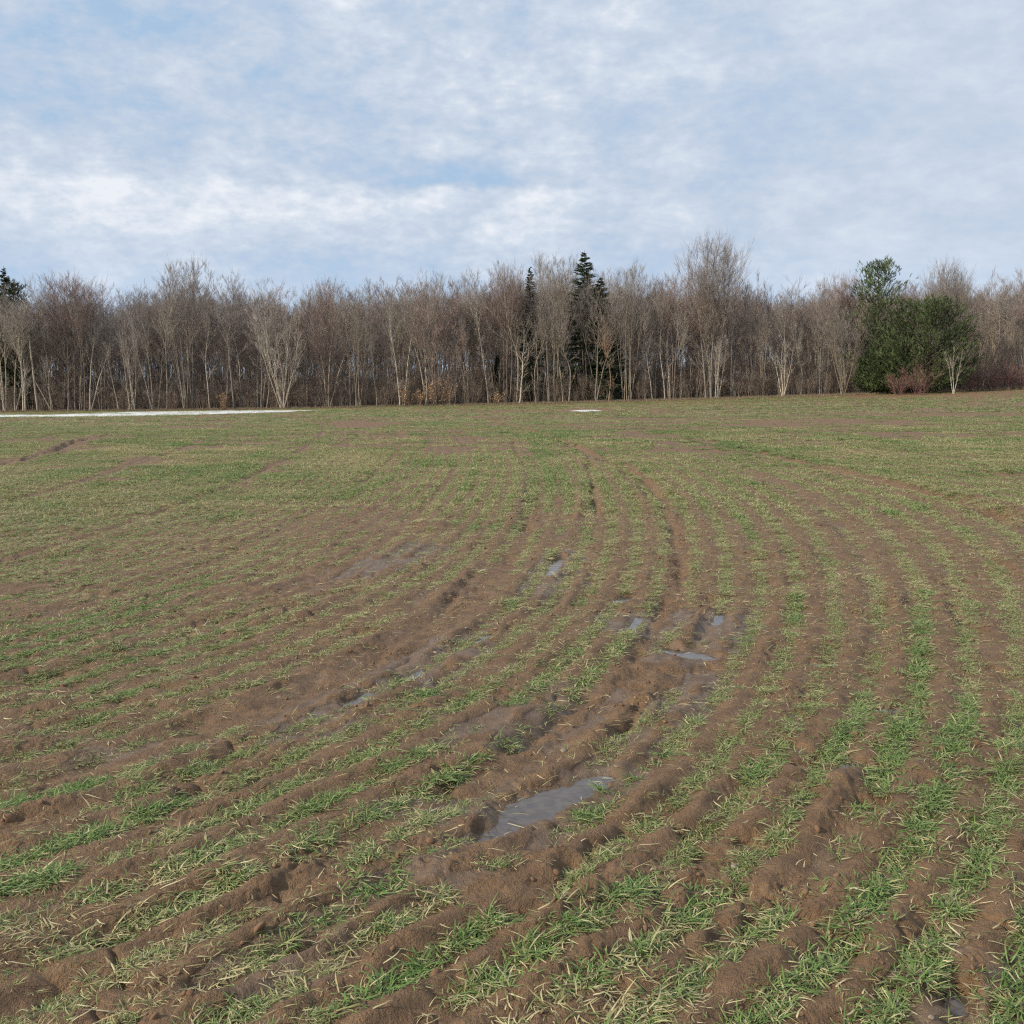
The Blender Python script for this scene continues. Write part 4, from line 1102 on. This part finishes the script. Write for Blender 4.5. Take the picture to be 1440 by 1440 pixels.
# the rest of the wood, deeper in
def deep_wood():
    rng = np.random.default_rng(12)
    protos = []
    for kd in ('straight', 'crooked', 'yfork', 'clump'):
        tm, km, H0 = KINDS[kd][0]
        me = bpy.data.meshes.new('deep_tree')
        Va = np.empty(len(tm.vertices) * 3, np.float32); tm.vertices.foreach_get('co', Va)
        Vb = np.empty(len(km.vertices) * 3, np.float32); km.vertices.foreach_get('co', Vb)
        Fa = np.array([p.vertices[:] for p in tm.polygons]); Fb = np.array([p.vertices[:] for p in km.polygons])
        V = np.concatenate([Va.reshape(-1, 3), Vb.reshape(-1, 3)]); F = np.concatenate([Fa, Fb + len(tm.vertices)])
        m2 = new_mesh('deep_tree', V, F, DEEP)
        protos.append(m2)
    n = 1300
    u = rng.uniform(-.60, .60, n); off = 15 + 95 * rng.random(n) ** 1.2
    y = (128 + off) / (1 + .12 * u); x = u * y
    h = np.array([canopy_h(a, b) for a, b in zip(x, y)]) * rng.uniform(.68, .85, n)
    s = h / 17
    z = base(x, y)
    instancer('distant_trees', protos, np.stack([x, y, z], 1), np.stack([0 * x, 0 * x, rng.uniform(0, 6.28, n)], 1),
              np.stack([s, s, s], 1), rng.integers(0, len(protos), n), {}, 'mass of bare grey-brown trees deep inside the wood')
DEEP = mat_plain('deep_bark', (.16, .125, .105), (.26, .205, .175), .6, .9)
deep_wood()

# brush and dry grass on the wood floor
def understory():
    rng = np.random.default_rng(14)
    protos = []
    for k in range(5):
        tm, km, _, _ = shrub_mesh(500 + k, 2.6, 7, .35)
        Va = np.empty(len(tm.vertices) * 3, np.float32); tm.vertices.foreach_get('co', Va)
        Vb = np.empty(len(km.vertices) * 3, np.float32); km.vertices.foreach_get('co', Vb)
        Fa = np.array([p.vertices[:] for p in tm.polygons]); Fb = np.array([p.vertices[:] for p in km.polygons])
        protos.append(new_mesh('brush', np.concatenate([Va.reshape(-1, 3), Vb.reshape(-1, 3)]), np.concatenate([Fa, Fb + len(tm.vertices)]), BRUSH))
    n = 3800
    u = rng.uniform(-.60, .60, n); off = -.3 + 60 * rng.random(n) ** 1.3
    y = (128 + off) / (1 + .12 * u); x = u * y
    s = rng.uniform(.5, 1.5, n) * (1 + 1.1 * ss(off, 3, 20) * rng.random(n))
    instancer('undergrowth', protos, np.stack([x, y, base(x, y)], 1), np.stack([0 * x, 0 * x, rng.uniform(0, 6.28, n)], 1),
              np.stack([s, s, s], 1), rng.integers(0, 5, n), {}, 'thin brown brush growing under the bare trees')
    ks = []
    for k in range(5):
        Rr = random.Random(600 + k); G = Geo()
        for i in range(60):
            G.spike((Rr.gauss(0, .3), Rr.gauss(0, .3), 0), norm((Rr.gauss(0, .45), Rr.gauss(0, .45), 1)), Rr.uniform(.15, .45), .02, Rr)
        ks.append(G.mesh('grass_tuft', DRYGRASS))
    n = 3600
    u = rng.uniform(-.56, .56, n); off = rng.uniform(-2.6, 2.2, n)
    y = (128 + off) / (1 + .12 * u); x = u * y
    s = rng.uniform(.35, 1.1, n) * np.where(u > .42, 1.5, 1.0)
    instancer('dry_grass', ks, np.stack([x, y, base(x, y)], 1), np.stack([0 * x, 0 * x, rng.uniform(0, 6.28, n)], 1),
              np.stack([s, s, s], 1), rng.integers(0, 5, n), {}, 'low strip of dry brown grass where the field meets the wood')
BRUSH = mat_plain('brush_bark', (.17, .125, .10), (.30, .24, .18), 1.0, .9)
DRYGRASS = mat_plain('dry_grass_blade', (.16, .12, .08), (.28, .22, .14), 1.5, .9, vary=True)
understory()

# evergreens
for i, (kind, x, y, h, w, pal, label) in enumerate(CONIFERS):
    if kind == 'spruce':
        tm, km, H0 = spruce_tree(700 + i, h, w); nm = 'spruce_tree'; col = (.070, .092, .048)
    elif kind == 'whitepine':
        tm, km, H0 = pine_tree(700 + i, h, h * w * .5, False); nm = 'pine_tree'; col = (.12, .16, .075) if pal == 0 else (.14, .135, .06)
    else:
        tm, km, H0 = pine_tree(700 + i, h, {0: 6.9}.get(pal, 6.0) * (1 if w > 1.1 else .62), True); nm = 'pine_tree'; col = (.095, .128, .056)
    root = obj(nm, None, label=label, category='tree')
    root.location = (x, y, ground_z(x, y))
    obj('trunk', tm, root, color=(.13, .10, .08)); obj('crown', km, root, color=col)

# shrubs
for i, (kind, x, y, h, w, pal, label) in enumerate(SHRUBS):
    leafy = kind == 'beech'
    tm, km, lf, H0 = shrub_mesh(800 + i, h, 34 if not leafy else 16, .75 * w if not leafy else .6 * w, leafy)
    root = obj('shrub' if not leafy else 'sapling', None, label=label, category='shrub' if not leafy else 'sapling')
    root.location = (x, y, ground_z(x, y))
    red = (.24, .13, .115) if not leafy else (.28, .2, .14)
    obj('stems', tm, root, color=tuple(c * 1.0 for c in red)); obj('twigs', km, root, color=red)
    if lf: obj('dead_leaves', lf, root)
